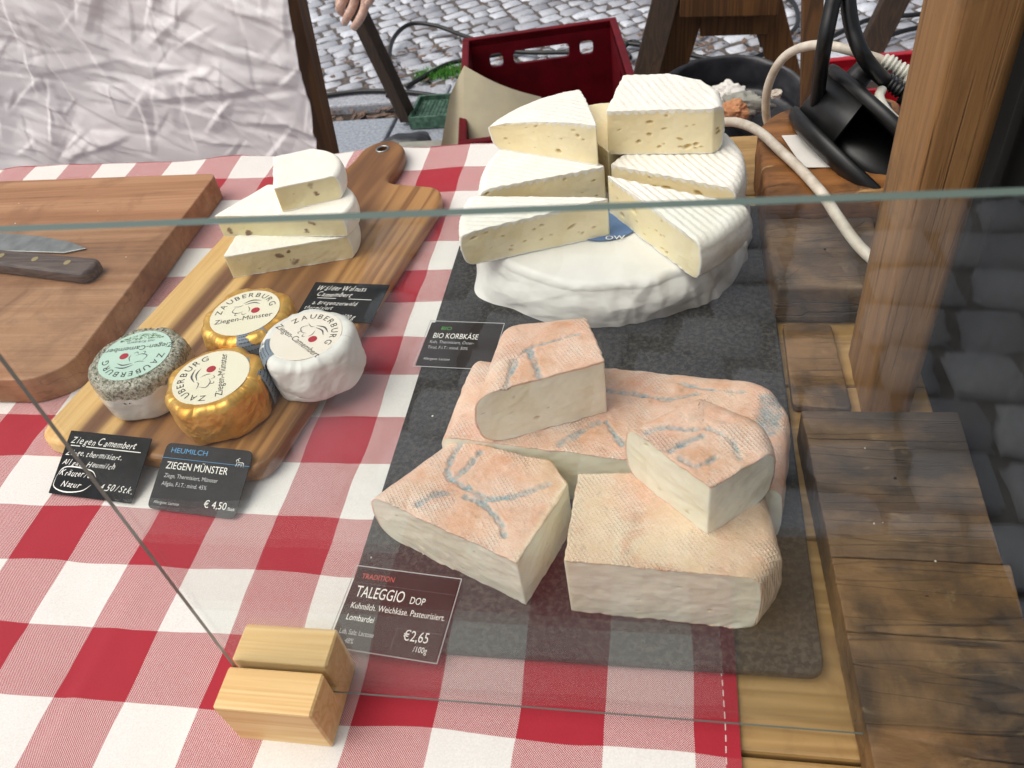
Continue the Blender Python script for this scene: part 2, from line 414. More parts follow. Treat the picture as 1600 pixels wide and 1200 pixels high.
M_paste_t = paste('washed_paste', '#efe6cd', '#f6f0de', '#c9ad7c', 24)
t = NT('washed_rind'); v = t.coord()
f = t.noise(v, 26, 5, .65); c = t.ramp(f, [(.3, '#d99d72'), (.44, '#e2ae8c'), (.56, '#eac2a6'), (.7, '#f3decb')])
sxy = t.n('ShaderNodeSeparateXYZ'); t.l(v, sxy.inputs[0]); wv_ = t.math('MULTIPLY', t.noise(v, 40, 2), 2.2)
def grating(ax_, ay_): return t.math('MULTIPLY_ADD', t.math('SINE', t.math('ADD', t.math('ADD', t.math('MULTIPLY', sxy.outputs[0], ax_), t.math('MULTIPLY', sxy.outputs[1], ay_)), wv_)), .5, .5)
imp = t.math('MULTIPLY', t.math('POWER', t.math('MAXIMUM', grating(2300, 1500), grating(-1500, 2300)), 3.0), t.ramp(t.noise(v, 30, 3), [(.42, .05), (.62, 1.)]))
c = t.mix(t.math('MULTIPLY', imp, .4), c, '#f4e6d6')
pk = t.ramp(t.noise(v, 17, 3), [(.45, 0.), (.65, .4)]); c = t.mix(pk, c, '#e09c88')
cross = t.math('MAXIMUM', t.noise(t.coord(.7, (60, 300, 100)), 3, 4, .7), t.noise(t.coord(-.6, (60, 300, 100)), 3, 4, .7)); dust = t.math('MULTIPLY', t.ramp(cross, [(.56, 0.), (.68, 1.)]), t.ramp(t.noise(v, 30, 4), [(.36, 0.), (.56, 1.)]))
c = t.mix(dust, c, '#efe6d8'); cr = t.attr('cream'); c = t.mix(cr, c, '#e3d2ab')
br = t.ramp(t.noise(v, 75, 5, .7), [(.58, 0.), (.74, .6)]); c = t.mix(br, c, '#a5845e')
sp_ = t.ramp(t.noise(v, 420, 4, .7), [(.35, '#5c8796'), (.58, '#8db2ba'), (.7, '#cbd8d4')])
mo_ = t.ramp(t.noise(v, 60, 4, .7), [(.3, 0.), (.55, .35)]); c = t.mix(mo_, c, '#f0d9c6')
og = t.ramp(t.noise(v, 34, 5, .7, .6), [(.55, 0.), (.72, .55)]); c = t.mix(og, c, '#d08459')
gy = t.ramp(t.noise(t.coord(.3, (1.3, 1, 1)), 48, 6, .75), [(.6, 0.), (.72, .6)]); c = t.mix(gy, c, '#a79f8c')
c = t.mix(t.math('MULTIPLY', t.attr('mold'), t.ramp(t.noise(v, 200, 4, .7), [(.3, .35), (.6, .95)])), c, sp_)
t.bump(t.math('ADD', t.noise(v, 240, 5, .7), t.math('ADD', cross, t.math('MULTIPLY', imp, 1.1))), .65, .0013)
M_wrind = t.fin(c, .6, Subsurface_Weight=.12, Subsurface_Scale=.004)

M_paper = two('white_wrapping_paper', '#dedcd6', '#e8e6e0', 30, .55, .08)
M_paper_thin = two('white_paper', '#dcd8d0', '#e6e2da', 30, .7, .1)
M_parch = two('parchment', '#b5ab90', '#c4b998', 14, .6, .1)
M_sheet = two('crumpled_white_cloth', '#f4f1f0', '#f8f6f5', 12, .6, .1)
M_gold = two('gold_foil', '#d69a3e', '#e9b962', 60, .34, .2, .0006, Metallic=.6)
M_label = two('cream_label', '#ebe3c8', '#f0e9d2', 20, .45, 0)
M_label_w = two('white_label', '#eae0cf', '#efe6d8', 20, .5, 0)
M_label_g = two('mint_label', '#bcd9c8', '#c6e0d0', 20, .45, 0)
M_greybox = two('grey_label_box', '#737f8c', '#7e8995', 40, .5, 0)
M_ink = NT('black_ink').fin('#2d2b2a', .5)
M_greyink = NT('grey_ink').fin('#55545a', .5)
M_reddot = NT('red_ink').fin('#b01f33', .45)
M_blue = NT('blue_ink').fin('#4f6f9c', .5)
M_herb = two('green_herbs', '#2f4a1c', '#6f8a4a', 400, .6, .3)
M_goat = two('pale_rind', '#cfc9bf', '#ddd8ce', 40, .25, .25, .0008, Coat_Weight=.5)
t = NT('herb_rind'); v = t.coord(); f = t.noise(v, 330, 5, .75)
c = t.ramp(f, [(.36, '#4c4a3c'), (.47, '#8a8672'), (.56, '#c8c2b0'), (.64, '#6b6a55')]); t.bump(f, .7, .0016)
M_herbrind = t.fin(c, .45, Coat_Weight=.4)
M_card = two('black_card', '#1a1b1d', '#232427', 50, .6, .05, Specular_IOR_Level=.25)
M_card_b = two('brown_black_card', '#211c19', '#2a231f', 50, .6, .05, Specular_IOR_Level=.25)
M_chalk = two('blackboard_card', '#0f1114', '#181b1f', 90, .7, .1, Specular_IOR_Level=.2)
M_white = NT('white_print').fin('#f2efe8', .5)
M_lgrey = NT('grey_print').fin('#b9b9b9', .5)
M_pblue = NT('blue_print').fin('#3f8fc4', .5)
M_pgreen = NT('green_print').fin('#4f9a3f', .5)
M_pred = NT('red_print').fin('#c8503f', .5)
def schlick(t):
    g = t.n('ShaderNodeNewGeometry'); d = t.n('ShaderNodeVectorMath', operation='DOT_PRODUCT'); t.l(g.outputs['Incoming'], d.inputs[0]); t.l(g.outputs['Normal'], d.inputs[1])
    c = t.math('ABSOLUTE', d.outputs['Value']); return t.math('MULTIPLY_ADD', t.math('POWER', t.math('SUBTRACT', 1.0, c), 5.0), .96, .04)
t = NT('clear_plastic')
g_ = t.n('ShaderNodeBsdfGlossy'); g_.inputs['Roughness'].default_value = .08; tr = t.n('ShaderNodeBsdfTransparent'); fr = schlick(t)
mx = t.n('ShaderNodeMixShader'); t.l(fr, mx.inputs[0]); t.l(tr.outputs[0], mx.inputs[1]); t.l(g_.outputs[0], mx.inputs[2]); t.l(mx.outputs[0], t.out.inputs[0])
M_clear = t.m
t = NT('window_glass'); tr = t.n('ShaderNodeBsdfTransparent'); tr.inputs[0].default_value = (.965, .985, .975, 1)
g_ = t.n('ShaderNodeBsdfGlossy'); g_.inputs['Roughness'].default_value = .012; fr = schlick(t)
mx = t.n('ShaderNodeMixShader'); t.l(fr, mx.inputs[0]); t.l(tr.outputs[0], mx.inputs[1]); t.l(g_.outputs[0], mx.inputs[2]); 
v = t.coord(); sm = t.ramp(t.noise(v, 9, 6, .7, 1.), [(.4, .004), (.8, .034)]); df = t.n('ShaderNodeBsdfDiffuse'); df.inputs[0].default_value = (.8, .8, .8, 1)  # milky reflection haze put into the pane as a thin patchy diffuse layer
mx2 = t.n('ShaderNodeMixShader'); t.l(sm, mx2.inputs[0]); t.l(mx.outputs[0], mx2.inputs[1]); t.l(df.outputs[0], mx2.inputs[2]); t.l(mx2.outputs[0], t.out.inputs[0])
M_glass = t.m
t = NT('glass_edge'); M_gedge = t.fin('#5d6d66', .4)
M_gedge2 = NT('pale_glass_edge').fin('#a09c94', .4)  # paler tone for the left edge strip of the pane
M_steel = two('worn_steel', '#8b8f8f', '#a9acab', 60, .35, .15, Metallic=.85)
M_brass = NT('brass').fin('#a8986e', .5, Metallic=.5)
M_knife = wood('dark_handle_wood', [(.2, '#322622'), (.5, '#4c3b36'), (.8, '#6a5850')], 0, 120, 8, .45, .3)
M_blk = two('black_plastic', '#0d0d0d', '#161616', 80, .42, .15)
M_blkcable = NT('black_cable').fin('#0c0c0d', .4)
M_wcable = two('dirty_white_cable', '#b9ad9b', '#d8cfc0', 60, .5, .1)
M_wplug = NT('white_plastic').fin('#d9d7c8', .4)
M_red = two('dark_red_plastic', '#560612', '#6c0917', 20, .6, .1, Specular_IOR_Level=.2)
M_red2 = two('red_plastic', '#9c1020', '#b01426', 20, .4, .1)
M_bag = two('black_bag', '#26272a', '#34353a', 30, .38, .3)
M_tarp = two('black_fabric', '#050505', '#0a0a0b', 60, .8, .2)
M_orange = two('orange_paper', '#b57a50', '#cb946a', 50, .7, .2)
M_mesh = two('green_plastic', '#2a4a3a', '#577a66', 60, .5, .1)
M_greyplas = two('grey_plastic', '#8a8a80', '#9c9b90', 30, .6, .1)
M_moss = two('moss', '#3c7a26', '#6fb04a', 200, .9, .5)
M_leaf = two('dry_leaf', '#5c4a40', '#80695a', 40, .8, .2)
M_kerb = two('kerb_granite', '#8d9098', '#b3b6bd', 120, .6, .4, .002)
M_slab = two('granite_slab', '#7f858f', '#a3a9b2', 100, .6, .35, .002)
M_soil = two('dark_soil', '#241d19', '#4a3d34', 40, .9, .8, .006)
M_soil2 = two('sandy_joints', '#4a4441', '#6b625d', 60, .9, .6, .004)
t = NT('cobble_stone'); v = t.coord(); f = t.noise(v, 55, 5, .65); tn = t.attr('tone')
c = t.mix(tn, '#8f9098', '#cfd3db'); c = t.mix(t.ramp(f, [(.5, 0.), (.75, .55)]), c, '#77706f'); t.bump(f, .5, .004); M_cob = t.fin(c, .42)
t = NT('sett_stone'); v = t.coord(); f = t.noise(v, 60, 6, .65); tn = t.attr('tone')
c = t.mix(tn, '#9093a0', '#c4c8d2'); c = t.mix(t.ramp(f, [(.45, 0.), (.7, .5)]), c, '#7d8088'); t.bump(t.noise(v, 160, 5, .7), .6, .004); M_sett = t.fin(c, .45)
M_glove = two('thin_clear_glove_over_skin', '#cfa590', '#e2bfae', 120, .4, .8, .003, Coat_Weight=.3, Subsurface_Weight=.1, Subsurface_Scale=.01)
M_sleeve = two('dark_sleeve', '#1b1d24', '#262932', 40, .85, .2)

# ------------------------------------------------------------------ ground and paving
GZ = -TZ
def quad(x0, x1, y0, y1, z): return np.array([(x0, y0, z), (x1, y0, z), (x1, y1, z), (x0, y1, z)], float)
tag(obj('ground', quad(-9000, 9000, -9000, 9000, GZ - 3), [(0, 1, 2, 3)], M_soil2, smooth=False), 'grey sandy ground under the paving of the market square', 'ground', kind='structure')
def stones(name, x0, x1, y0, y1, sx, sy, ang, mat, seed, label, hz=.9, gap=.06, jit=.1, clip=None):
    rnd = np.random.RandomState(seed); c, s = math.cos(ang), math.sin(ang)
    cx, cy = (x0 + x1) / 2, (y0 + y1) / 2; RR = math.hypot(x1 - x0, y1 - y0) / 2
    Vs = []; Fs = []; T = []; n = 0; k = 5
    g = np.array([-1, -.84, 0, .84, 1.0]); gx, gy = np.meshgrid(g, g, indexing='ij'); gx = gx.ravel(); gy = gy.ravel()
    ff = grid_faces(k, k)
    ny = int(RR / sy) + 2; nx = int(RR / sx) + 2
    for j in range(-ny, ny):
        off = rnd.rand()
        x = -nx * sx
        while x < nx * sx:
            wd = sx * rnd.uniform(.6, 1.35); u = x + wd / 2; x += wd
            v0 = j * sy + 2.2 * sy * math.sin(u / 55.0 + 1) * .5
            px, py = cx + u * c - v0 * s, cy + u * s + v0 * c
            if not (x0 <= px <= x1 and y0 <= py <= y1): continue
            hx = wd / 2 * (1 - gap) ; hy = sy / 2 * (1 - gap * 1.1) * rnd.uniform(.9, 1.03)
            q = np.maximum(np.abs(gx), np.abs(gy)); rr = np.hypot(gx, gy)
            shrink = np.where(rr > 1.2, .93, 1.0)
            a = rnd.uniform(-jit, jit); ca, sa = math.cos(ang + a), math.sin(ang + a)
            lx = gx * hx * shrink + rnd.uniform(-.06, .06, len(gx)) * sx * (q > .8); ly = gy * hy * shrink + rnd.uniform(-.06, .06, len(gx)) * sy * (q > .8)
            lz = hz * (1 - .16 * rr ** 2) - np.where(q > .99, hz * 1.5, 0) + rnd.uniform(-.3, .3) + gx * rnd.uniform(-.3, .3) + gy * rnd.uniform(-.3, .3)
            Vs.append(np.c_[px + lx * ca - ly * sa, py + lx * sa + ly * ca, GZ - .4 + lz]); Fs.append(ff + n); n += k * k
            T.append(np.full(k * k, np.clip(rnd.normal(.55, .3), 0, 1)))
    return tag(obj(name, np.vstack(Vs), np.vstack(Fs), mat, attrs={'tone': np.concatenate(T)}), label, 'paving', kind='structure')
stones('cobblestones', -230, 260, 252, 480, 9.0, 7.2, math.radians(28), M_cob, 3, 'pale grey small cobblestones of the square behind the stall', hz=.55, gap=.07)
tag(obj('paving_bed', quad(-300, 320, 251.5, 560, GZ - .35), [(0, 1, 2, 3)], M_soil2, smooth=False), 'sandy joints between the cobblestones', 'paving bed', kind='structure')
stones('setts', -60, 190, -230, -40, 17, 15, math.radians(4), M_sett, 7, 'large grey stone setts in front of the stall, mirrored in the glass', hz=1.4, gap=.09, jit=.06)
# kerb, gutter and slabs
mb = MB(); x = -260; rnd = random.Random(4)
while x < 300:
    L = rnd.uniform(60, 95); mb.add(*box(x, x + L - .8, 238, 251, GZ - 6, GZ + rnd.uniform(.8, 1.6), .8)); x += L
tag(mb.build('kerb', M_kerb), 'row of grey granite kerb stones along the cobbles', 'kerb', kind='structure')
tag(obj('gutter', quad(-260, 300, 196, 238, GZ - 2.4), [(0, 1, 2, 3)], M_soil, smooth=False), 'dark earth gutter between kerb and slabs', 'gutter', kind='structure')
mb = MB(); rnd = random.Random(9)
for (ya, yb) in ((196, 229), (160, 195), (118, 159), (70, 117), (-38, 20), (21, 69)):
    x = -260 + rnd.uniform(0, 40)
    while x < 300:
        L = rnd.uniform(38, 70); mb.add(*box(x, x + L - 1.0, ya, yb - .9, GZ - 6, GZ - .3 + rnd.uniform(-.4, .4), .6)); x += L
tag(mb.build('paving_slabs', M_slab), 'blue grey granite slabs behind and under the stall', 'paving', kind='structure')
# dry leaves and litter in the gutter
rnd = np.random.RandomState(12); Vs = []; Fs = []; n = 0
for q in range(420):
    px = rnd.uniform(-130, 80); py = rnd.uniform(229, 238) if q < 260 else rnd.uniform(250, 285)
    r = rnd.uniform(.8, 2.4); a = rnd.uniform(0, 6.28); b = rnd.uniform(.35, .6); z = GZ + (-1.9 if q < 260 else .9) + rnd.uniform(0, 1.2)
    pts = [(-1, 0, 0), (-.3, -b, .25), (.5, -b * .8, .1), (1, 0, .3), (.5, b * .8, .1), (-.3, b, .3)]
    c, s = math.cos(a), math.sin(a)
    Vs += [(px + r * (x * c - y * s), py + r * (x * s + y * c), z + r * zz * rnd.uniform(.4, 1.2)) for x, y, zz in pts]; Fs.append(tuple(range(n, n + 6))); n += 6
tag(obj('fallen_leaves', np.array(Vs), Fs, M_leaf, smooth=False), 'dry fallen leaves along the kerb and gutter', 'leaves', kind='stuff')
# moss on the kerb edge
rnd = np.random.RandomState(5); Vs = []; Fs = []; n = 0
p0, p1 = AT(655, 124, GZ), AT(735, 112, GZ)
for q in range(900):
    f = rnd.rand(); p = p0 + (p1 - p0) * f + np.array([rnd.normal(0, 1.5), rnd.normal(0, 2.2), 0]); h = rnd.uniform(1.2, 3.2); a = rnd.uniform(0, 6.28); d = np.array([math.cos(a), math.sin(a), 0]) * .25
    e = np.array([rnd.normal(0, .7), rnd.normal(0, .7), h]); Vs += [p - d + [0, 0, .6], p + d + [0, 0, .6], p + e + [0, 0, .6]]; Fs.append((n, n + 1, n + 2)); n += 3
tag(obj('moss', np.array(Vs), Fs, M_moss, smooth=False), 'bright green moss tuft growing at the kerb edge', 'moss', kind='stuff')

# ------------------------------------------------------------------ counter
tab = empty('stall_table', 'pale pine plank counter table under the checked cloth and the boards', 'table', (-20, 8, -TZ))
ys = [-33, -19.6, -5.2, 9.2, 23.7, 37.2, 50]
for k in range(6):
    obj('plank', *box(-100, 42.8, ys[k] + .12, ys[k + 1] - .12, -2.9, -.12 - .02 * (k % 2), .25), M_table, tab, False)
for (lx, ly) in ((-92, -28), (-92, 44), (35, -28), (35, 44)):
    obj('leg', *box(lx, lx + 6, ly, ly + 6, -TZ, -2.9, .3), M_table, tab, False)

# tablecloth: flat sheet with folds hanging over front and back edges
xs = np.linspace(-96, 27.45, 300); path = [(-33.4 - .0, z) for z in np.linspace(-26, -1, 12)] + [(y, 0) for y in np.linspace(-33.2, 50.2, 220)] + [(50.5, z) for z in np.linspace(-.8, -16, 9)]
P = np.array([(x, y, z) for (y, z) in path for x in xs]); nz = vnoise(P, .11, 3, 3); flat = P[:, 2] == 0
dz = .03 + .22 * np.abs(vnoise(P * [1, 1, 0], .10, 21)) + .09 * np.abs(vnoise(P, .3, 8, 2))
edgew = np.clip((P[:, 1] - 42) / 8, 0, 1); dz += edgew * .45 * (vnoise(P * [1, .3, 0], .16, 31) + .4)
fz = np.clip((-6 - P[:, 1]) / 6, 0, 1) * np.clip((1 - P[:, 0]) / 6, 0, 1); dz += fz * (.28 * np.abs(vnoise(P * [1, 1.6, 0], .09, 44, 2)) + .10 * np.exp(-np.abs(P[:, 0] + 13.4 + .3 * vnoise(P, .2, 46)) / .7) + .08 * np.exp(-np.abs(P[:, 1] + 24.5) / .7))
fr = np.clip((-18 - P[:, 1]) / 10, 0, 1); dz += fr * .3 * (vnoise(P, .15, 33) + .3)
P[flat, 2] += dz[flat]; P[~flat, 1] += .8 * vnoise(P[~flat], .12, 5) * np.where(P[~flat, 1] > 0, 1, -1)
P[~flat, 2] += .2
# material stripes continue over the edges: shift is small
cl = obj('tablecloth', P, grid_faces(len(path), len(xs)), M_gingham, base=(0, 0, 0)); tag(cl, 'red and white checked cotton tablecloth spread over the counter', 'tablecloth')

# weathered boards on the right side of the counter
def roughen(V, amp, sc, seed): return V + amp * np.c_[vnoise(V, sc, seed, 2), vnoise(V, sc, seed + 5, 2), vnoise(V, sc, seed + 9, 2)]
def dense_prism(P2, z0, z1, bev, ds=.8):
    """prism with subdivided sides and a grid-like top so that it can be roughened"""
    P2 = np.asarray(P2, float); out = []
    for i in range(len(P2)):
        a, b = P2[i], P2[(i + 1) % len(P2)]; k = max(1, int(np.linalg.norm(b - a) / ds))
        for q in range(k): out.append(a + (b - a) * q / k)
    P2 = np.array(out); n = len(P2); c = P2.mean(0); rings = []
    for s in (.02, .5, .9): rings.append((c + (offs(P2, bev) - c) * s, z0))
    for q in np.linspace(0, math.pi / 2, 4): rings.append((offs(P2, bev * (1 - math.sin(q))), z0 + bev * (1 - math.cos(q))))
    for zz in np.linspace(z0 + bev, z1 - bev, 6)[1:-1]: rings.append((P2, zz))
    for q in np.linspace(math.pi / 2, 0, 4): rings.append((offs(P2, bev * (1 - math.sin(q))), z1 - bev * (1 - math.cos(q))))
    for s in (.9, .75, .6, .45, .3, .15, .02): rings.append((c + (offs(P2, bev) - c) * s, z1))
    V = np.vstack([np.c_[r, np.full(n, z)] for r, z in rings]); F = grid_faces(len(rings), n, True)
    return V, F
def rough_board(name, P2, z0, z1, mat, parent=None, amp=.12, seed=1, bev=.5, sag=None, ds=.5):
    V, F = dense_prism(rpoly(P2, .15 if bev < .1 else .4, 3) if not isinstance(P2, np.ndarray) else P2, z0, z1, bev, ds); V = roughen(V, amp, .55, seed); V = roughen(V, amp * .6, 2.0, seed + 30)
    V[:, 2] = np.maximum(V[:, 2], z0)
    if sag: V = sag(V)
    return obj(name, V, F, mat, parent, True)
A = rpoly([(32.0, 27.0), (43.0, 27.0), (46.5, 45), (39, 45), (35.2, 44), (32.2, 40.5)], [.3, .5, 2, 4, 4, 3], 5)
tag(rough_board('wood_block', A, .05, 5.8, M_block, None, .14, 4, .45), 'thick brown wooden block with rounded back corner and split end grain, under the white note', 'wood block')
B = [(32.1, 16.6), (41, 16.2), (41.2, 26.6), (31.9, 26.6)]
tag(rough_board('weathered_board', B, .05, 3.9, M_weather_dark, None, .14, 8, .4), 'short dark weathered board with frayed front edge behind the glass, left of the post', 'board')
tag(rough_board('wooden_batten', [(32.75, 6.2), (36.9, 5.9), (36.7, 15.6), (32.9, 15.7)], .02, .7, M_weather, None, .04, 11, .12), 'small pale wooden batten lying between two weathered boards', 'batten')
cb = empty('weathered_platform', 'long weathered platform of cross planks at the right of the slate', 'platform', (38, -9, 0))
for (ya, yb, sd, mt) in ((-8.74, 3.4, 15, M_weather_dark), (-13.6, -8.8, 19, M_weather), (-31, -13.66, 23, M_weather)):
    xl = lambda y: 32.75 + (2.9 - y) * .036
    rough_board('plank', [(xl(ya), ya), (42.6 + .04 * ya * -1 * .0, ya), (43.0, yb), (xl(yb), yb)], .05, 3.0 + .08 * math.sin(sd), mt, cb, .05, sd, .09, ds=.35)

# post
post = obj('wooden_post', roughen(*[q if False else dense_prism([(37.7, 6), (40.9, 6), (40.9, 12.7), (37.7, 12.7)], -TZ, 75, .25, .5)[0] for q in [0]], .08, .8, 3), dense_prism([(37.7, 6), (40.9, 6), (40.9, 12.7), (37.7, 12.7)], -TZ, 75, .25, .5)[1], M_post)
tag(post, 'upright rough brown wooden post at the right edge of the counter', 'post')
# black fabric on the right
ys_ = np.linspace(-18.3, 21, 60); zs_ = np.linspace(-40, 70, 60)
P = np.array([(43.75 + (.8 * math.sin(y * .55) + .5 * math.sin(y * 1.3 + z * .03)) * min(1, max(.15, (z - 3) / 14)) + .6 * min(1, max(0, (z - 3) / 14)), y, z) for z in zs_ for y in ys_])
P2_ = P + [.25, 0, 0]
F1 = grid_faces(60, 60); V = np.vstack([P, P2_]); F = np.vstack([F1, F1[:, ::-1] + len(P)])
tag(obj('black_curtain', V, F, M_tarp), 'black fabric hanging down the right end of the stall beyond the post', 'curtain')

# ------------------------------------------------------------------ slate, boards, block, glass
sl_ = rpoly([(2.75, -15.3), (32.3, -15.3), (32.5, 33.6), (2.8, 33.9)], 1.0, 5)
tag(obj('slate_tray', *prism(sl_, .18, .92, .18), M_slate, smooth=False), 'large dark grey slate slab under the big cheeses', 'slate')
lb = rpoly([(-75, 6.5), (-31.6, 6.2), (-28.7, 8.2), (-28.6, 41.2), (-75, 42.3)], [1, 1.5, 2.2, 1.2, 1], 5)
tag(obj('chopping_board', *prism(lb, .2, 3.1, .16), M_board_l, smooth=False), 'thick reddish plain chopping board under the knife', 'chopping board')
# brand stamp burnt outline on the near corner of the board
out = [(-28.6, .4), (-6.7, -2.5), (-.35, 35.8), (-1.2, 38.2), (-8.0, 39.7), (-7.2, 43.2), (-7.0, 47.4), (-9.7, 50.2), (-12.6, 48.4), (-13.3, 43.6), (-15.5, 40.5), (-21.9, 40.9)]
ob = rpoly(out, [2.6, 2.2, 1.6, 1.6, 2.5, 2, 3, 3, 3, 2.5, 2.5, 2], 6)
hc = np.array([-10.1, 47.4]); hole = np.array([(hc[0] + .62 * math.cos(a), hc[1] + .62 * math.sin(a)) for a in np.linspace(0, 6.2832, 20, endpoint=False)])
sb = empty('serving_board', 'acacia serving board with a round handle and pale sapwood stripe', 'serving board', (-14, 18, .2))
obj('board', *prism(ob, .2, 1.8, .4, hole), M_acacia, sb, False)
an = np.linspace(0, 6.2832, 41); obj('grommet', *tube(np.c_[hc[0] + .72 * np.cos(an), hc[1] + .72 * np.sin(an), np.full(41, 1.8)], .13, 8, False), M_steel, sb)

# wooden block holding the glass: slot cut from the top
hb = empty('glass_holder', 'small pine block with a slot gripping the corner of the glass', 'glass holder', (1.4, -18.9, .12))
prof = [(-21.4, .12), (-16.3, .12), (-16.25, 4.5), (-18.62, 4.5), (-18.62, 1.95), (-19.02, 1.95), (-19.02, 4.5), (-21.5, 4.5)]
pr = rpoly(prof, [.15, .15, .18, .12, .0, .0, .12, .18], 2); n = len(pr)
x0_, x1_ = -1.5, 4.4
V = []
for x, ins in ((x0_, .12), (x0_ + .12, 0), (x1_ - .12, 0), (x1_, .12)):
    q = offs(pr, ins) if ins else pr
    V += [(x, y, z) for y, z in q]
F = []
for k in range(3):
    for i in range(n): F.append((k * n + i, k * n + (i + 1) % n, (k + 1) * n + (i + 1) % n, (k + 1) * n + i))
F.append(tuple(range(n - 1, -1, -1))); F.append(tuple(range(3 * n, 4 * n)))
obj('block', np.array(V), F, M_pine, hb, False)

gl = empty('glass_screen', 'upright clear glass pane guarding the cheeses, its lower corner in a pine block', 'glass screen', (21, -18.82, 2.0))
gy0, gy1 = -18.98, -18.62
gx0, gx1, gz0, gz1 = -1.25, 43.3, 2.0, 34.15
mb = MB()
mb.add(np.array([(gx0, gy0, gz0), (gx1, gy0, gz0), (gx1, gy0, gz1), (gx0, gy0, gz1)]), [(0, 1, 2, 3)])
mb.add(np.array([(gx0, gy1, gz0), (gx1, gy1, gz0), (gx1, gy1, gz1), (gx0, gy1, gz1)]), [(3, 2, 1, 0)])
mb.build('pane', M_glass, gl)
mb = MB(); e = .0
for (a, b) in (((gx0, gz0), (gx1, gz0)), ((gx1, gz0), (gx1, gz1)), ((gx1, gz1), (gx0, gz1)), ((gx0, gz1), (gx0, gz0))):
    ye = gy1 if a[1] != b[1] or a[1] > 10 else gy0 + .1
    if a[0] == b[0] == gx0: continue
    mb.add(np.array([(a[0], gy0, a[1]), (a[0], ye, a[1]), (b[0], ye, b[1]), (b[0], gy0, b[1])]), [(0, 1, 2, 3)])
mb.build('polished_edge', M_gedge, gl)
obj('polished_edge', np.array([(gx0 - .01, gy0, gz0), (gx0 - .01, gy0 + .2, gz0), (gx0 - .01, gy0 + .2, gz1), (gx0 - .01, gy0, gz1)]), [(0, 1, 2, 3)], M_gedge2, gl, False)

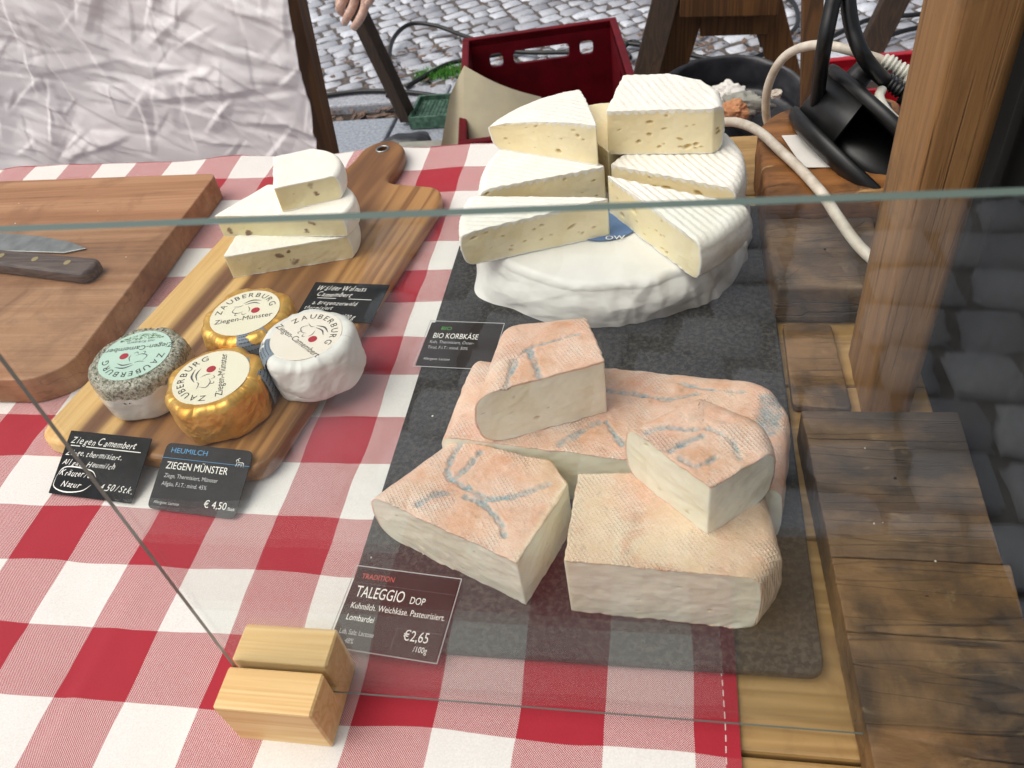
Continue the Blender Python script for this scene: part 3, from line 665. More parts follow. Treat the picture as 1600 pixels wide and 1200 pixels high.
# ------------------------------------------------------------------ cheese builder
def cheese(name, label, cat, poly, kinds, z0, h, rr, mats, seed, group=None, ds=.13, ridge=None, pits=(0, .2, .4), nuts=0, rind_t=.13, scallop=0, bulge=.12, dome=.0, rough=.06, mold=None, creamf=None, tilt=None, tear=.05, topfn=None):
    """poly: ccw corners; kinds[i] of the edge i -> i+1: 'r' rind, 'c' cut.  Builds an Empty with paste (cut faces) and rind (all else)."""
    rng = np.random.RandomState(seed); poly = np.asarray(poly, float); N = len(poly)
    cnt = [max(2, int(np.linalg.norm(poly[(i + 1) % N] - poly[i]) / ds)) for i in range(N)]
    e = np.roll(poly, -1, 0) - poly; nrm = np.c_[e[:, 1], -e[:, 0]]; nrm /= np.linalg.norm(nrm, axis=1)[:, None]
    isr = np.array([k == 'r' for k in kinds])
    def outline(d):
        D = np.where(isr, d, 0.0); Q = np.zeros_like(poly)
        for i in range(N):
            a, b = i - 1, i; na, nb = nrm[a], nrm[b]
            det = na[0] * nb[1] - na[1] * nb[0]
            if abs(det) < .15:
                nn = na + nb; nn /= np.linalg.norm(nn); Q[i] = poly[i] - nn * (D[a] + D[b]) / 2
            else:
                ca, cb = na @ poly[i] - D[a], nb @ poly[i] - D[b]
                Q[i] = ((ca * nb[1] - cb * na[1]) / det, (na[0] * cb - nb[0] * ca) / det)
        out = []
        for i in range(N):
            f = np.arange(cnt[i])[:, None] / cnt[i]; out.append(Q[i] * (1 - f) + Q[(i + 1) % N] * f)
        return np.vstack(out)
    edge = np.concatenate([np.full(c, i) for i, c in enumerate(cnt)]); K = len(edge)
    spos = np.concatenate([np.arange(c) / c * np.linalg.norm(e[i]) for i, c in enumerate(cnt)]); elen = np.concatenate([np.full(c, np.linalg.norm(e[i])) for i, c in enumerate(cnt)])
    rr = min(rr, h * .5)
    # rows
    tt = np.linspace(0, math.pi / 2, 8)
    zr = list(rr * (1 - np.cos(tt))); nm = max(2, int((h - 2 * rr) / ds)); zr += list(np.linspace(rr, h - rr, nm + 1)[1:-1]); zr += list(h - rr * (1 - np.cos(tt[::-1])))
    zr = np.array(sorted(set(np.round(zr, 4))))
    # denser rows where sparse
    zz = [zr[0]]
    for q in zr[1:]:
        k = int(math.ceil((q - zz[-1]) / ds)); zz += list(np.linspace(zz[-1], q, k + 1)[1:])
    zr = np.array(zz)
    def inset(z):
        if z < rr: return rr - math.sqrt(max(0, rr * rr - (rr - z) ** 2))
        if z > h - rr: return rr - math.sqrt(max(0, rr * rr - (z - h + rr) ** 2))
        return -bulge * math.sin(math.pi * (z - rr) / max(.01, h - 2 * rr))
    rows = [(outline(inset(z)), z) for z in zr]
    top = rows[-1][0]; bot = rows[0][0]; c0 = top.mean(0)
    nr = max(6, int(np.linalg.norm(top - c0, axis=1).max() / (ds * 1.15)))
    capT = [(c0 + (top - c0) * s, h) for s in np.linspace(1, .004, nr + 1)[1:]]
    capB = [(c0 + (bot - c0) * s, 0.0) for s in (.004, .5)]
    allr = capB + rows + capT
    V = np.vstack([np.c_[p, np.full(K, z)] for p, z in allr]); nR = len(allr); b0 = len(capB); b1 = b0 + len(rows)
    rowi = np.repeat(np.arange(nR), K); ei = np.tile(edge, nR); si = np.tile(spos, nR); li = np.tile(elen, nR)
    side = (rowi >= b0) & (rowi < b1); cutv = side & ~isr[ei]; pit = np.zeros(len(V)); nut = np.zeros(len(V))
    Zc = V[:, 2].copy(); n2 = nrm[ei]
    # top dome and rind relief
    topw = np.clip((Zc - h * .55) / (h * .45), 0, 1)
    P3 = np.c_[V[:, :2], Zc]
    V[:, 2] += topw * (rough * vnoise(P3, .9, seed, 3) + rough * .6 * vnoise(P3, 3.2, seed + 3, 3))
    if topfn is not None: V[:, 2] += topw * topfn(V[:, 0], V[:, 1])
    if ridge:
        amp, per, dr = ridge; ph = (V[:, 0] * math.cos(dr) + V[:, 1] * math.sin(dr)) / per * 6.2832 + 1.2 * vnoise(V[:, :2], .25, seed + 9)
        V[:, 2] += np.clip((Zc - h * .8) / (h * .2), 0, 1) * amp * np.sin(ph)
        sr = side & isr[ei]; V[sr, :2] += n2[sr] * (amp * .8 * np.sin((V[sr, 0] * .8 + V[sr, 1] + Zc[sr]) / per * 6.28))[:, None]
    sr = side & isr[ei]
    V[sr, :2] += n2[sr] * (rough * 1.3 * vnoise(P3[sr], .8, seed + 4, 3))[:, None]
    # cut faces: slight unevenness, pits, nuts
    endw = np.clip(np.minimum(si, li - si) / .4, 0, 1)
    dn = tear * vnoise(np.c_[si * .9 + ei * 17, Zc * 1.2], .6, seed + 6, 3) + tear * .4 * vnoise(np.c_[si + ei * 13, Zc * 1.1], 2.2, seed + 7, 2)
    npit, rmin, rmax = pits
    for i in range(N):
        if isr[i]: continue
        L = np.linalg.norm(e[i]); mI = cutv & (ei == i); s_, z_ = si[mI], Zc[mI]; acc = np.zeros(mI.sum())
        for q in range(int(npit * L * h / 10)):
            a = rng.uniform(rmin, rmax) * (1 if rng.rand() < .3 else .55); b = a * rng.uniform(.35, .8); th = rng.uniform(-.5, .5); s0 = rng.uniform(.5, max(.6, L - .5)); zc = rng.uniform(.45, h - .45)
            du, dv = s_ - s0, z_ - zc; uu = du * math.cos(th) + dv * math.sin(th); vv = -du * math.sin(th) + dv * math.cos(th)
            q2 = (uu / a) ** 2 + (vv / b) ** 2; acc = np.maximum(acc, np.clip(1 - q2, 0, 1) ** .6 * b * 1.1); pit[np.where(mI)[0]] = np.maximum(pit[mI], np.clip(1.3 - q2, 0, 1) * .8)
        dn[mI] -= acc
        for q in range(int(nuts * L * h / 10)):
            a = rng.uniform(.25, .5); b = a * rng.uniform(.5, .9); s0 = rng.uniform(.6, L - .6); zc = rng.uniform(.4, h - .4); th = rng.uniform(-1, 1)
            du, dv = s_ - s0, z_ - zc; uu = du * math.cos(th) + dv * math.sin(th); vv = -du * math.sin(th) + dv * math.cos(th)
            wob = .6 * vnoise(np.c_[s_, z_], 5, seed + q); q2 = (uu / a) ** 2 + (vv / b) ** 2 + wob
            nut[np.where(mI)[0]] = np.maximum(nut[mI], np.clip((1 - q2) * 2, 0, 1) * rng.uniform(.5, 1)); dn[mI] += np.clip(1 - q2, 0, 1) * .05
    rag = np.exp(-np.minimum(Zc, h - Zc) / .22) * (.07 * vnoise(np.c_[si + ei * 11, Zc * .5], 1.9, seed + 15, 3) + .03)
    dn = dn + rag
    V[cutv, :2] += n2[cutv] * (dn * endw)[cutv][:, None]
    # scalloped rim of the rind
    F = grid_faces(nR, K, True)
    fr_ = F[:, 0]; fe = ei[fr_]; fr2 = rowi[fr_]; fz = Zc[F].mean(1); fs = si[fr_] + ds / 2; fl = li[fr_]
    thr = rind_t + (scallop * (np.abs(np.sin(fs * 4.2 + fe + 1.0 * vnoise(np.c_[fs, fe * 1.0], .9, seed + 12)))) if scallop else 0)
    inside = (fr2 >= b0) & (fr2 < b1 - 1) & ~isr[fe] & (fz < h - thr) & (fz > rind_t * .8)
    prev = isr[(fe - 1) % N]; nxt = isr[(fe + 1) % N]
    inside &= ~((prev & (fs < rind_t)) | (nxt & (fl - fs < rind_t)))
    # attributes for a washed rind
    at_ = {'pit': pit, 'nut': nut, 'mold': np.zeros(len(V)), 'cream': np.zeros(len(V))}
    if mold:
        mo = np.zeros(len(V)); wob = .18 * vnoise(P3, 2.2, seed + 20, 2)
        for (pl, wd) in mold:
            pl = spline(np.asarray(pl)[:, :2], 60) if len(pl) > 2 else np.asarray(pl)[:, :2]
            d = np.full(len(V), 9.0)
            for a, b in zip(pl[:-1], pl[1:]):
                ab = b - a; t_ = np.clip(((V[:, :2] - a) @ ab) / (ab @ ab + 1e-9), 0, 1); d = np.minimum(d, np.hypot(*(V[:, :2] - a - t_[:, None] * ab).T))
            mo = np.maximum(mo, np.clip((wd * 1.4 + wob - d) / .14, 0, 1))
        mo *= (Zc > h * .5); br = np.clip(.75 + .7 * vnoise(P3, 1.6, seed + 24, 2), 0, 1); at_['mold'] = mo * br; V[:, 2] -= (.10 + .08 * vnoise(P3, 5.0, seed + 29)) * mo
    if creamf is not None: at_['cream'] = np.clip(creamf(V[:, 0], V[:, 1], Zc), 0, 1)
    if tilt is not None:
        piv, ax, ang_ = tilt; piv = np.array(piv, float) ; Rm = np.array(Matrix.Rotation(ang_, 3, Vector(ax))); V = (V - [piv[0], piv[1], 0]) @ Rm.T + [piv[0], piv[1], 0]
    V[:, 2] += z0
    ctr = V.mean(0); root = empty(name, label, cat, (ctr[0], ctr[1], V[:, 2].min()), group)
    for nm_, kp, mt in (('paste', inside, mats[1]), ('rind', ~inside, mats[0])):
        v_, f_, a_ = sub(V, F, kp, at_); obj(nm_, v_, f_, mt, root, True, a_)
    return root
def wedge(tip, a0, a1, r, n=22, trunc=0):
    tip = np.array(tip, float); an = np.radians(np.linspace(a0, a1, n)); arc = [tip + r * np.array([math.cos(a), math.sin(a)]) for a in an]
    return np.array([tip] + arc), ['c'] + ['r'] * (n - 1) + ['c']

# --- basket cheese: paper-wrapped wheel below
wr = empty('wrapped_cheese_wheel', 'whole cheese wheel wrapped in white paper, lowest under the cut wedges', 'cheese', (18, 28, .92))
nu, nv = 80, 420; cx, cy = 18.0, 28.0; V = []
th = np.linspace(0, 2 * math.pi, nv, endpoint=False); prof = []
for t_ in np.linspace(0, 1, nu):
    if t_ < .55:
        q = t_ / .55; prof.append((12.6 + .45 * math.sin(q * math.pi) - .25 * q, .02 + 3.5 * q))
    elif t_ < .75:
        a = (t_ - .55) / .2 * math.pi / 2; prof.append((11.55 + .8 * math.cos(a), 3.5 + .75 * math.sin(a)))
    else:
        q = (t_ - .75) / .25; prof.append((11.55 * (1 - q) + .02, 4.25))
for (r, z) in prof:
    V.append(np.c_[cx + r * np.cos(th), cy + r * np.sin(th), np.full(nv, z)])
V = np.vstack(V); R_ = np.repeat([p[0] for p in prof], nv); Z_ = V[:, 2].copy(); TH = np.tile(th, nu)
sidew = np.clip((R_ - 10) / 2.2, 0, 1)
cr = crumple(TH * 8.5, Z_ * 1.3 + TH * 3.2, 40); fold = np.abs(((TH * 9 + Z_ * .55) % 1) - .5) * 2
tri = lambda q: np.abs(((q) % 1) - .5) * 2
rgt = np.clip(np.cos(TH - math.radians(-10)) * 1.4 + .1, 0, 1); ww = vnoise(np.c_[np.cos(TH) * 6, np.sin(TH) * 6, Z_ * .4], .5, 71)
plt = np.maximum(tri(TH * 5.2 + Z_ * .16 + .5 * ww), tri(TH * 3.1 - Z_ * .10 + .7 * ww)) ** 1.5
plf = np.maximum(tri(TH * 1.75 + Z_ * .13 + .5 * ww), tri(TH * 1.2 - Z_ * .2 + .3)) ** 3
dr = sidew * (.16 * facet(TH * 3.4 + Z_ * .28, Z_ * .5 - TH * 1.3, 303) + .08 * facet(TH * 6.1 - Z_ * .4, Z_ * .9 + TH, 305) + .04 * cr + .30 * rgt * plt + .10 * (1 - rgt) * plf - .05)
seam = np.minimum(np.abs(TH - 0), np.abs(TH - 2 * math.pi)); 
# skirt of paper spreading at the foot, left front
sk = np.exp(-((TH - math.radians(215)) / .22) ** 2) * 1.9 + np.exp(-((TH - math.radians(250)) / .3) ** 2) * .6 + np.exp(-((TH - math.radians(320)) / .25) ** 2) * .5
dr = dr + sk * np.clip(1 - Z_ / 2.6, 0, 1) ** 1.5
V[:, 0] += dr * np.cos(TH); V[:, 1] += dr * np.sin(TH)
V[:, 2] = np.maximum(V[:, 2] + .92 + .07 * crumple(V[:, 0] * .35, V[:, 1] * .35, 61) * np.clip(Z_ / 3, 0, 1), .93)
obj('paper', V, grid_faces(nu, nv, True), M_paper, wr)
lab = np.array([(17.6 + 3.4 * math.cos(a), 24.7 + 2.9 * math.sin(a)) for a in np.linspace(0, 6.2832, 48, endpoint=False)])
lo = obj('label', *prism(lab, 5.28, 5.31), M_blue, wr, False)
tv, tf, tw_ = text('OW', .85, 1.1); obj('lettering', np.c_[tv + [18.0, 21.9], np.full(len(tv), 5.33)], tf, M_white, lo, False)

KM = (M_bloom, M_paste); GK = 'cut wedges of the white basket cheese'
pz = 5.25
p, k = wedge((18.4, 22.7), 171, 198.5, 13.1, 20); cheese('cheese_wedge', 'white rinded wedge pointing left on the paper wrapped wheel, just behind the glass edge', 'cheese', p, k, pz, 3.7, .9, KM, 11, GK, ridge=(.04, .62, 1.4), pits=(3.4, .15, .42), scallop=.3, topfn=lambda x, y: -.02 * np.clip(17 - x, 0, 20) ** 1.2)
p, k = wedge((18.2, 26.3), -54, -26, 13.2, 20); cheese('cheese_wedge', 'ribbed white wedge leaning right with its cut side facing the glass, on the wrapped wheel', 'cheese', p, k, pz, 3.8, 1.0, KM, 12, GK, ridge=(.04, .62, .6), pits=(3.2, .14, .4), scallop=.3)
p, k = wedge((17.8, 27.9), 128, 196, 11.6, 26); cheese('cheese_wedge', 'wide wedge under the upper left wedge, behind the left pointing one', 'cheese', p, k, pz, 3.85, 1.0, KM, 13, GK, ridge=(.04, .62, 1.2), pits=(3.4, .15, .42), scallop=.3)
p, k = wedge((18.4, 28.2), -25, 55, 11.8, 28); cheese('cheese_wedge', 'wide wedge under the upper right wedge, behind the ribbed one', 'cheese', p, k, pz, 3.85, 1.0, KM, 14, GK, ridge=(.04, .62, .5), pits=(3.4, .15, .42), scallop=.3)
p, k = wedge((18.1, 29.6), 62, 120, 10.8, 22); cheese('cheese_wedge', 'pale wedge at the back of the wheel seen between the two topmost wedges', 'cheese', p, k, pz, 4.3, .9, (M_paste, M_paste), 15, GK, pits=(3., .2, .4))
p, k = wedge((17.3, 28.0), 103, 158, 11.3, 26); cheese('cheese_wedge', 'topmost left wedge of the stack with a domed white top', 'cheese', p, k, 9.15, 3.9, 1.3, KM, 16, GK, pits=(3.4, .1, .3), scallop=.26, ridge=(.018, .66, .9), topfn=lambda x, y: -.012 * (np.hypot(x - 17.3, y - 28)) ** 2)
p = [(18.1, 29.9), (27.3, 29.2), (28.2, 29.9), (28.0, 33.0), (26.6, 35.4), (23.6, 37.3), (19.4, 37.6)]; cheese('cheese_wedge', 'topmost right wedge of the stack, tall with large holes', 'cheese', p, ['c', 'c', 'r', 'r', 'r', 'r', 'c'], 9.2, 4.2, .7, KM, 17, GK, pits=(4.2, .16, .5), ridge=(.02, .66, .4), scallop=.3)

# --- walnut camembert stack on the serving board
WM = (M_bloom2, M_paste_w); GW = 'walnut cheese wedges stacked on the serving board'
def arcpts(a, b, bul, n=10):
    a = np.array(a, float); b = np.array(b, float); d = b - a; nn = np.array([d[1], -d[0]]); return [a + d * f + nn * bul * 4 * f * (1 - f) for f in np.linspace(0, 1, n)]
p = [(-19.2, 22.3)] + arcpts((-7.2, 25.2), (-9.8, 31.5), .16) + [(-19.4, 25.8)]
cheese('walnut_cheese_wedge', 'bottom wedge of the walnut cheese stack, lying on the acacia board', 'cheese', p, ['c'] + ['r'] * 9 + ['c', 'c'], 1.82, 2.55, .35, WM, 21, GW, pits=(.8, .1, .2), nuts=1.5, rough=.04)
p = [(-20.9, 26.2)] + arcpts((-7.0, 24.9), (-7.9, 30.2), .18) + [(-17.2, 31.6)]
cheese('walnut_cheese_wedge', 'middle wedge of the walnut cheese stack', 'cheese', p, ['c'] + ['r'] * 9 + ['c', 'c'], 4.4, 2.4, .35, WM, 22, GW, pits=(.8, .1, .2), nuts=1.4, rough=.04, tilt=((-13, 27), (0, 1, 0), math.radians(-1.5)))
p = [(-13.5, 26.0)] + arcpts((-7.8, 28.0), (-11.6, 33.8), .2) + [(-15.9, 32.2)]
cheese('walnut_cheese_wedge', 'top wedge of the walnut cheese stack, wide with a white domed top', 'cheese', p, ['c'] + ['r'] * 9 + ['c', 'c'], 6.85, 2.6, .5, WM, 23, GW, pits=(.8, .1, .2), nuts=1.5, rough=.04)

# --- small round goat cheeses
def arc_text(s, r, a_mid, size, inward=False, sx=1.0, gap=1.0):
    """lettering along an arc (deg), reading clockwise, tops outward"""
    ws = []; gl_ = []
    for ch in s:
        V, F, wd = text(ch, size, sx); V = V - [V[:, 0].min(), 0]; gl_.append((V, F)); ws.append(V[:, 0].max() + .16 * size * gap)
    tot = sum(ws); a = math.radians(a_mid) + tot / 2 / r; Vs = []; Fs = []; n = 0
    for (V, F), wd in zip(gl_, ws):
        aa = a - (V[:, 0]) / r; rad = r + V[:, 1]
        Vs.append(np.c_[rad * np.cos(aa), rad * np.sin(aa)]); Fs += [tuple(i + n for i in f) for f in F]; n += len(V); a -= wd / r
    return np.vstack(Vs), Fs
def ribbon(P, w0):
    P = spline(P, 16); T = np.gradient(P, axis=0); T /= np.linalg.norm(T, axis=1)[:, None] + 1e-9; N_ = np.c_[-T[:, 1], T[:, 0]]
    ww = w0 * np.sin(np.linspace(.15, 3.0, 16))[:, None]; V = np.vstack([P + N_ * ww, P - N_ * ww]); F = [(i, i + 1, 16 + i + 1, 16 + i) for i in range(15)]
    return V, F
def goat(label, ctr, r, h, wrap, labmat, rot, words, greybox, seed, lr=3.0, herb=False, z0=1.82):
    root = empty('small_round_cheese', label, 'cheese', (ctr[0], ctr[1], z0), 'small round goat cheeses on the serving board')
    nv, prof = 300, []
    for t_ in np.linspace(0, 1, 76):
        if t_ < .12: a = t_ / .12 * math.pi / 2; prof.append((r - .5 + .5 * math.sin(a), .5 - .5 * math.cos(a)))
        elif t_ < .6: q = (t_ - .12) / .48; prof.append((r + .06 * math.sin(q * 3.14), .5 + (h - 1.2) * q))
        elif t_ < .75: a = (t_ - .6) / .15 * math.pi / 2; prof.append((r - .7 + .7 * math.cos(a), h - .7 + .7 * math.sin(a)))
        else: q = (t_ - .75) / .25; prof.append(((r - .7) * (1 - q) + .01, h))
    th = np.linspace(0, 2 * math.pi, nv, endpoint=False); n = len(prof)
    Rr = np.repeat([p[0] for p in prof], nv); Zz = np.repeat([p[1] for p in prof], nv); TH = np.tile(th, n)
    w_ = np.clip((Rr - lr * .85) / .8, 0, 1)
    X0, Y0 = np.cos(TH), np.sin(TH)
    # crumple in 3D-safe coordinates: two sheets blended around the back seam
    fq = 1.0 if wrap is M_gold else .75; u = TH * r * fq; dr = crumple(u, Zz * fq + Rr * .5, seed) * (1 if wrap is M_gold else 1.1)
    u2 = ((TH + math.pi) % (2 * math.pi)) * r * fq; dr2 = crumple(u2, Zz * fq + Rr * .5, seed + 7) * (1 if wrap is M_gold else 1.1)
    bl = np.clip((np.cos(TH - math.radians(260)) + .6) / .5, 0, 1); dr = dr * bl + dr2 * (1 - bl)
    octo = .16 * (np.cos(8 * TH + seed) * .5 + .3 * np.cos(5 * TH + seed * 2))
    amp = .17 if wrap is M_gold else (.15 if not herb else .07)
    Rr2 = Rr + w_ * (amp * dr + octo); Zz2 = Zz + w_ * amp * .7 * dr * (Zz > .8)
    if herb: Zz2 += (Zz > h * .72) * w_ * .10 * vnoise(np.c_[X0 * Rr, Y0 * Rr, Zz], 3.5, seed, 2)
    V = np.c_[ctr[0] + Rr2 * X0, ctr[1] + Rr2 * Y0, np.maximum(z0 + Zz2, z0)]; F = grid_faces(n, nv, True)
    nm_ = 'rind' if herb else 'wrapper'
    if herb:
        zf = Zz[F].mean(1) + .35 * vnoise(np.c_[X0 * 4, Y0 * 4, Zz][F[:, 0]], 1.1, seed, 2); up = zf > h * .66
        v1, f1, _ = sub(V, F, ~up); obj('rind', v1, f1, M_goat, root); v2, f2, _ = sub(V, F, up); obj('herb_coating', v2, f2, M_herbrind, root)
        rnd = np.random.RandomState(seed + 3)
        for nm2, mt2, cnt2 in (('herb_flakes', M_herb, 170), ('pale_flakes', M_goat, 90)):
            mb = MB()
            for q in range(cnt2):
                a = rnd.uniform(0, 6.283); rr2 = rnd.uniform(lr + .05, r + .05); zz2 = z0 + h + .03 - max(0, rr2 - (r - .7)) ** 2 * 1.3 - (rnd.uniform(0, 1.3) if rr2 > r - .15 else 0)
                c0 = np.array([ctr[0] + rr2 * math.cos(a), ctr[1] + rr2 * math.sin(a), zz2]); d1 = rnd.normal(0, 1, 3); d1 /= np.linalg.norm(d1); d2 = np.cross(d1, rnd.normal(0, 1, 3)); d2 /= np.linalg.norm(d2); l1 = rnd.uniform(.06, .2)
                mb.add(np.array([c0 + d1 * l1, c0 + d2 * l1 * .4, c0 - d1 * l1, c0 - d2 * l1 * .4]), [(0, 1, 2, 3)])
            mb.build(nm2, mt2, root)
    else: obj(nm_, V, F, wrap, root, wrap is not M_gold)
    zt = z0 + h + .05
    an = np.linspace(0, 2 * math.pi, 72, endpoint=False)
    xy = lambda q: np.c_[ctr[0] + q[:, 0] * math.cos(rot) - q[:, 1] * math.sin(rot), ctr[1] + q[:, 0] * math.sin(rot) + q[:, 1] * math.cos(rot)]
    lb_ = obj('label', *prism(np.c_[ctr[0] + lr * np.cos(an), ctr[1] + lr * np.sin(an)], zt - .06, zt, .02), labmat, root, False)
    mb = MB(); put = lambda q, f, dz=.012: mb.add(np.c_[xy(q), np.full(len(q), zt + dz)], f)
    put(*arc_text('ZAUBERBURG', lr * .70, 90, lr * .27, sx=.95, gap=1.6))
    yy = -lr * .36
    tv, tf, tw_ = text(words[0], lr * .27, .95); put(tv + [-tw_ / 2, yy], tf)
    mb.build('lettering', M_ink, lb_)
    mb = MB()
    if len(words) > 1:
        tv, tf, tw_ = text(words[1], lr * .15, 1); put(tv + [-tw_ / 2, yy - .3 * lr * .75], tf)
    for pl, wd in (([(-.1, .42), (.15, .52), (.42, .45)], .045), ([(-.05, .36), (.2, .40), (.40, .30)], .04), ([(-.3, .3), (-.38, .1), (-.22, .0), (-.05, .05)], .025), ([(-.38, .34), (-.2, .3), (-.1, .36)], .022), ([(-.1, .0), (-.05, -.1), (.05, -.05)], .02), ([(.05, .28), (.12, .12), (.1, 0)], .022), ([(-.25, .05), (-.28, -.08)][:2] + [(-.2, -.1)], .02)):
        put(*ribbon(np.array(pl) * lr, wd * lr * .55))
    mb.build('goat_drawing', M_greyink, lb_)
    dc = np.array([(.30 * lr + .125 * lr * math.cos(a), .02 * lr + .125 * lr * math.sin(a)) for a in np.linspace(0, 6.2832, 24, endpoint=False)])
    mb = MB(); put(dc, [tuple(range(24))], .014); mb.build('red_dot', M_reddot, lb_)
    if herb:
        mb = MB(); rnd = np.random.RandomState(seed)
        for q in range(150):
            x = rnd.uniform(-.62, .62) * lr; ylim = -math.sqrt(max(.01, (.9 * lr) ** 2 - x * x)); y = rnd.uniform(ylim, -.62 * lr) if ylim < -.62 * lr else -.62 * lr
            a = rnd.uniform(0, 6.28); s_ = rnd.uniform(.08, .2); put(np.array([(x + s_ * math.cos(a), y + s_ * .4 * math.sin(a)), (x - s_ * math.sin(a) * .4, y + s_ * .4 * math.cos(a)), (x - s_ * math.cos(a), y - s_ * .4 * math.sin(a))]), [(0, 1, 2)], .012 + .002 * rnd.rand())
        mb.build('herb_picture', M_herb, lb_)
    if greybox is not None:
        a0 = math.radians(greybox); hw = .36; na = 14; rows_ = []
        aa = np.linspace(a0 - hw, a0 + hw, na)
        prof2 = [(lr * .97, zt + .0), (r - .62, zt - .02), (r - .2, zt - .2), (r + .13, zt - .62), (r + .24, zt - 1.4), (r + .26, z0 + 1.3), (r + .2, z0 + .35)]
        V = np.array([(ctr[0] + q * math.cos(a), ctr[1] + q * math.sin(a), z) for q, z in prof2 for a in aa]); gb = obj('ingredient_strip', V, grid_faces(len(prof2), na), M_greybox, root)
        mb = MB()
        for li_ in range(9):
            f = (li_ + .6) / 9.6 * (len(prof2) - 1); i0 = int(f); fr_ = f - i0; q = prof2[i0][0] * (1 - fr_) + prof2[i0 + 1][0] * fr_ + .015; z = prof2[i0][1] * (1 - fr_) + prof2[i0 + 1][1] * fr_ + .02
            rnd = np.random.RandomState(seed + li_); a = a0 - hw * .85
            while a < a0 + hw * rnd.uniform(.5, .85):
                l = rnd.uniform(.03, .09); mb.add(np.array([(ctr[0] + q * math.cos(a), ctr[1] + q * math.sin(a), z), (ctr[0] + q * math.cos(a + l), ctr[1] + q * math.sin(a + l), z), (ctr[0] + (q + .05) * math.cos(a + l), ctr[1] + (q + .05) * math.sin(a + l), z - .05), (ctr[0] + (q + .05) * math.cos(a), ctr[1] + (q + .05) * math.sin(a), z - .05)]), [(0, 1, 2, 3)]); a += l + .02
        mb.build('small_print', M_ink, gb)
    return root
R_ = math.radians
goat('small round cheese with mint green label and a dark herb crust', (-20.0, 6.4), 4.0, 4.0, M_goat, M_label_g, R_(189), ('Ziegen-Camembert', 'mit Kräutern'), None, 71, 3.05, True)
goat('gold foil cheese nearest the printed goat cheese price card', (-12.2, 4.1), 4.0, 3.7, M_gold, M_label, R_(108), ('Ziegen-Münster',), 25, 83, 3.1)
goat('white paper wrapped small cheese at the right edge of the acacia board', (-5.5, 8.6), 3.95, 4.1, M_paper, M_label_w, R_(-38), ('Ziegen-Camembert',), 208, 92, 3.0)
goat('gold foil cheese behind the others, just below the handwritten card', (-12.3, 11.9), 3.95, 3.9, M_gold, M_label, R_(13), ('Ziegen-Münster',), 300, 64, 3.05)

# --- washed-rind cheeses on the slate
TM = (M_wrind, M_paste_t); GT = 'pieces of orange washed rind cheese on the slate'
def Zm(reg, scale, pts, z): return [AT(reg[0] + x / scale, reg[1] + y / scale, z) for x, y in pts]
r4, r5, r6 = (580, 460), (580, 640), (860, 540)
zt = 6.1
mold = [(Zm(r6, 2.6075, [(230, 180), (330, 190), (480, 215), (600, 190)], zt), .16), (Zm(r4, 4, [(1180, 930), (1300, 860), (1420, 790)], zt), .22), (Zm(r4, 4, [(1470, 790), (1530, 880), (1580, 930)], zt), .2), (Zm(r6, 2.6075, [(900, 215), (895, 270), (880, 340)], zt), .55), (Zm(r6, 2.6075, [(520, 150), (640, 175), (780, 185)], zt), .12)]
p = rpoly([(8.0, -2.2), (20.9, -4.0), (30.4, -6.3), (31.6, .5), (30.3, 3.6), (18.3, 5.6), (8.8, 6.6)], [0, 0, 0, 1, 1.5, 1, 1], 4)
kk = []
for i in range(len(p)):
    mid = (p[i] + p[(i + 1) % len(p)]) / 2; kk.append('c' if (mid[1] < -1.9 and mid[0] < 30.2 and p[(i + 1) % len(p)][1] < -2.0) else 'r')
cheese('washed_rind_cheese', 'large half block with orange rind at the back, carrying two smaller pieces', 'cheese', p, kk, .93, 5.1, 1.0, TM, 31, GT, ds=.2, pits=(.5, .1, .2), mold=mold, rough=.1, rind_t=.1, tear=.08, topfn=lambda x, y: -.10 * np.clip(y - 3, 0, 9) ** 1.5)
zt = 5.7
mold = [(Zm(r5, 3.81, q, zt), .2) for q in ([(540, 180), (460, 330), (470, 400), (530, 440), (690, 520), (860, 505), (1050, 440)], [(650, 255), (540, 370), (500, 400)], [(280, 560), (380, 500), (480, 490)], [(560, 510), (670, 560), (760, 660), (795, 745)])]
p = rpoly([(3.9, -7.0), (14.7, -11.9), (17.2, -5.8), (16.0, -4.0), (8.2, -1.9)], [0, 0, .0, 0, 0], 4)
cheese('washed_rind_cheese', 'front left piece with curved blue grey mould lines on its orange top', 'cheese', p, ['c', 'c', 'c', 'c', 'r'], .93, 4.7, 1.5, TM, 32, GT, pits=(1.2, .06, .2), mold=mold, rough=.07, rind_t=.1, tear=.09, creamf=lambda x, y, z: np.clip(1 - np.abs((x - 14.7) * .926 - (y + 11.9) * .378) / .5, 0, 1) * .8 + .4 * np.clip((x + y - 8) / 4, 0, 1), bulge=.1)
p = rpoly([(17.6, -12.1), (28.7, -12.7), (29.9, -11.0), (29.2, -5.2), (17.9, -5.6)], 0, 4)
cheese('washed_rind_cheese', 'pale front right piece with cream coloured top and broad cut side', 'cheese', p, ['c', 'r', 'r', 'c', 'c'], .93, 5.5, .9, TM, 33, GT, pits=(1.4, .06, .2), rough=.07, rind_t=.08, tear=.08, creamf=lambda x, y, z: .68 - .9 * np.exp(-(((x - 21.8) / 1.8) ** 2 + ((y + 6.8) / 2.2) ** 2)) - .25 * np.clip(x - 26, 0, 1))
zt = 11.2
mold = [(Zm(r4, 4, q, zt), wd) for q, wd in (([(1300, 215), (1100, 275), (1000, 305), (880, 400), (840, 545)], .09), ([(900, 380), (860, 470), (838, 545)], .2), ([(990, 330), (1020, 420), (1045, 480)], .22))]
p = rpoly([(11.2, -3.1), (19.4, .2), (17.6, 5.6), (12.0, 4.6)], [0, 0, 0, 1.2], 4)
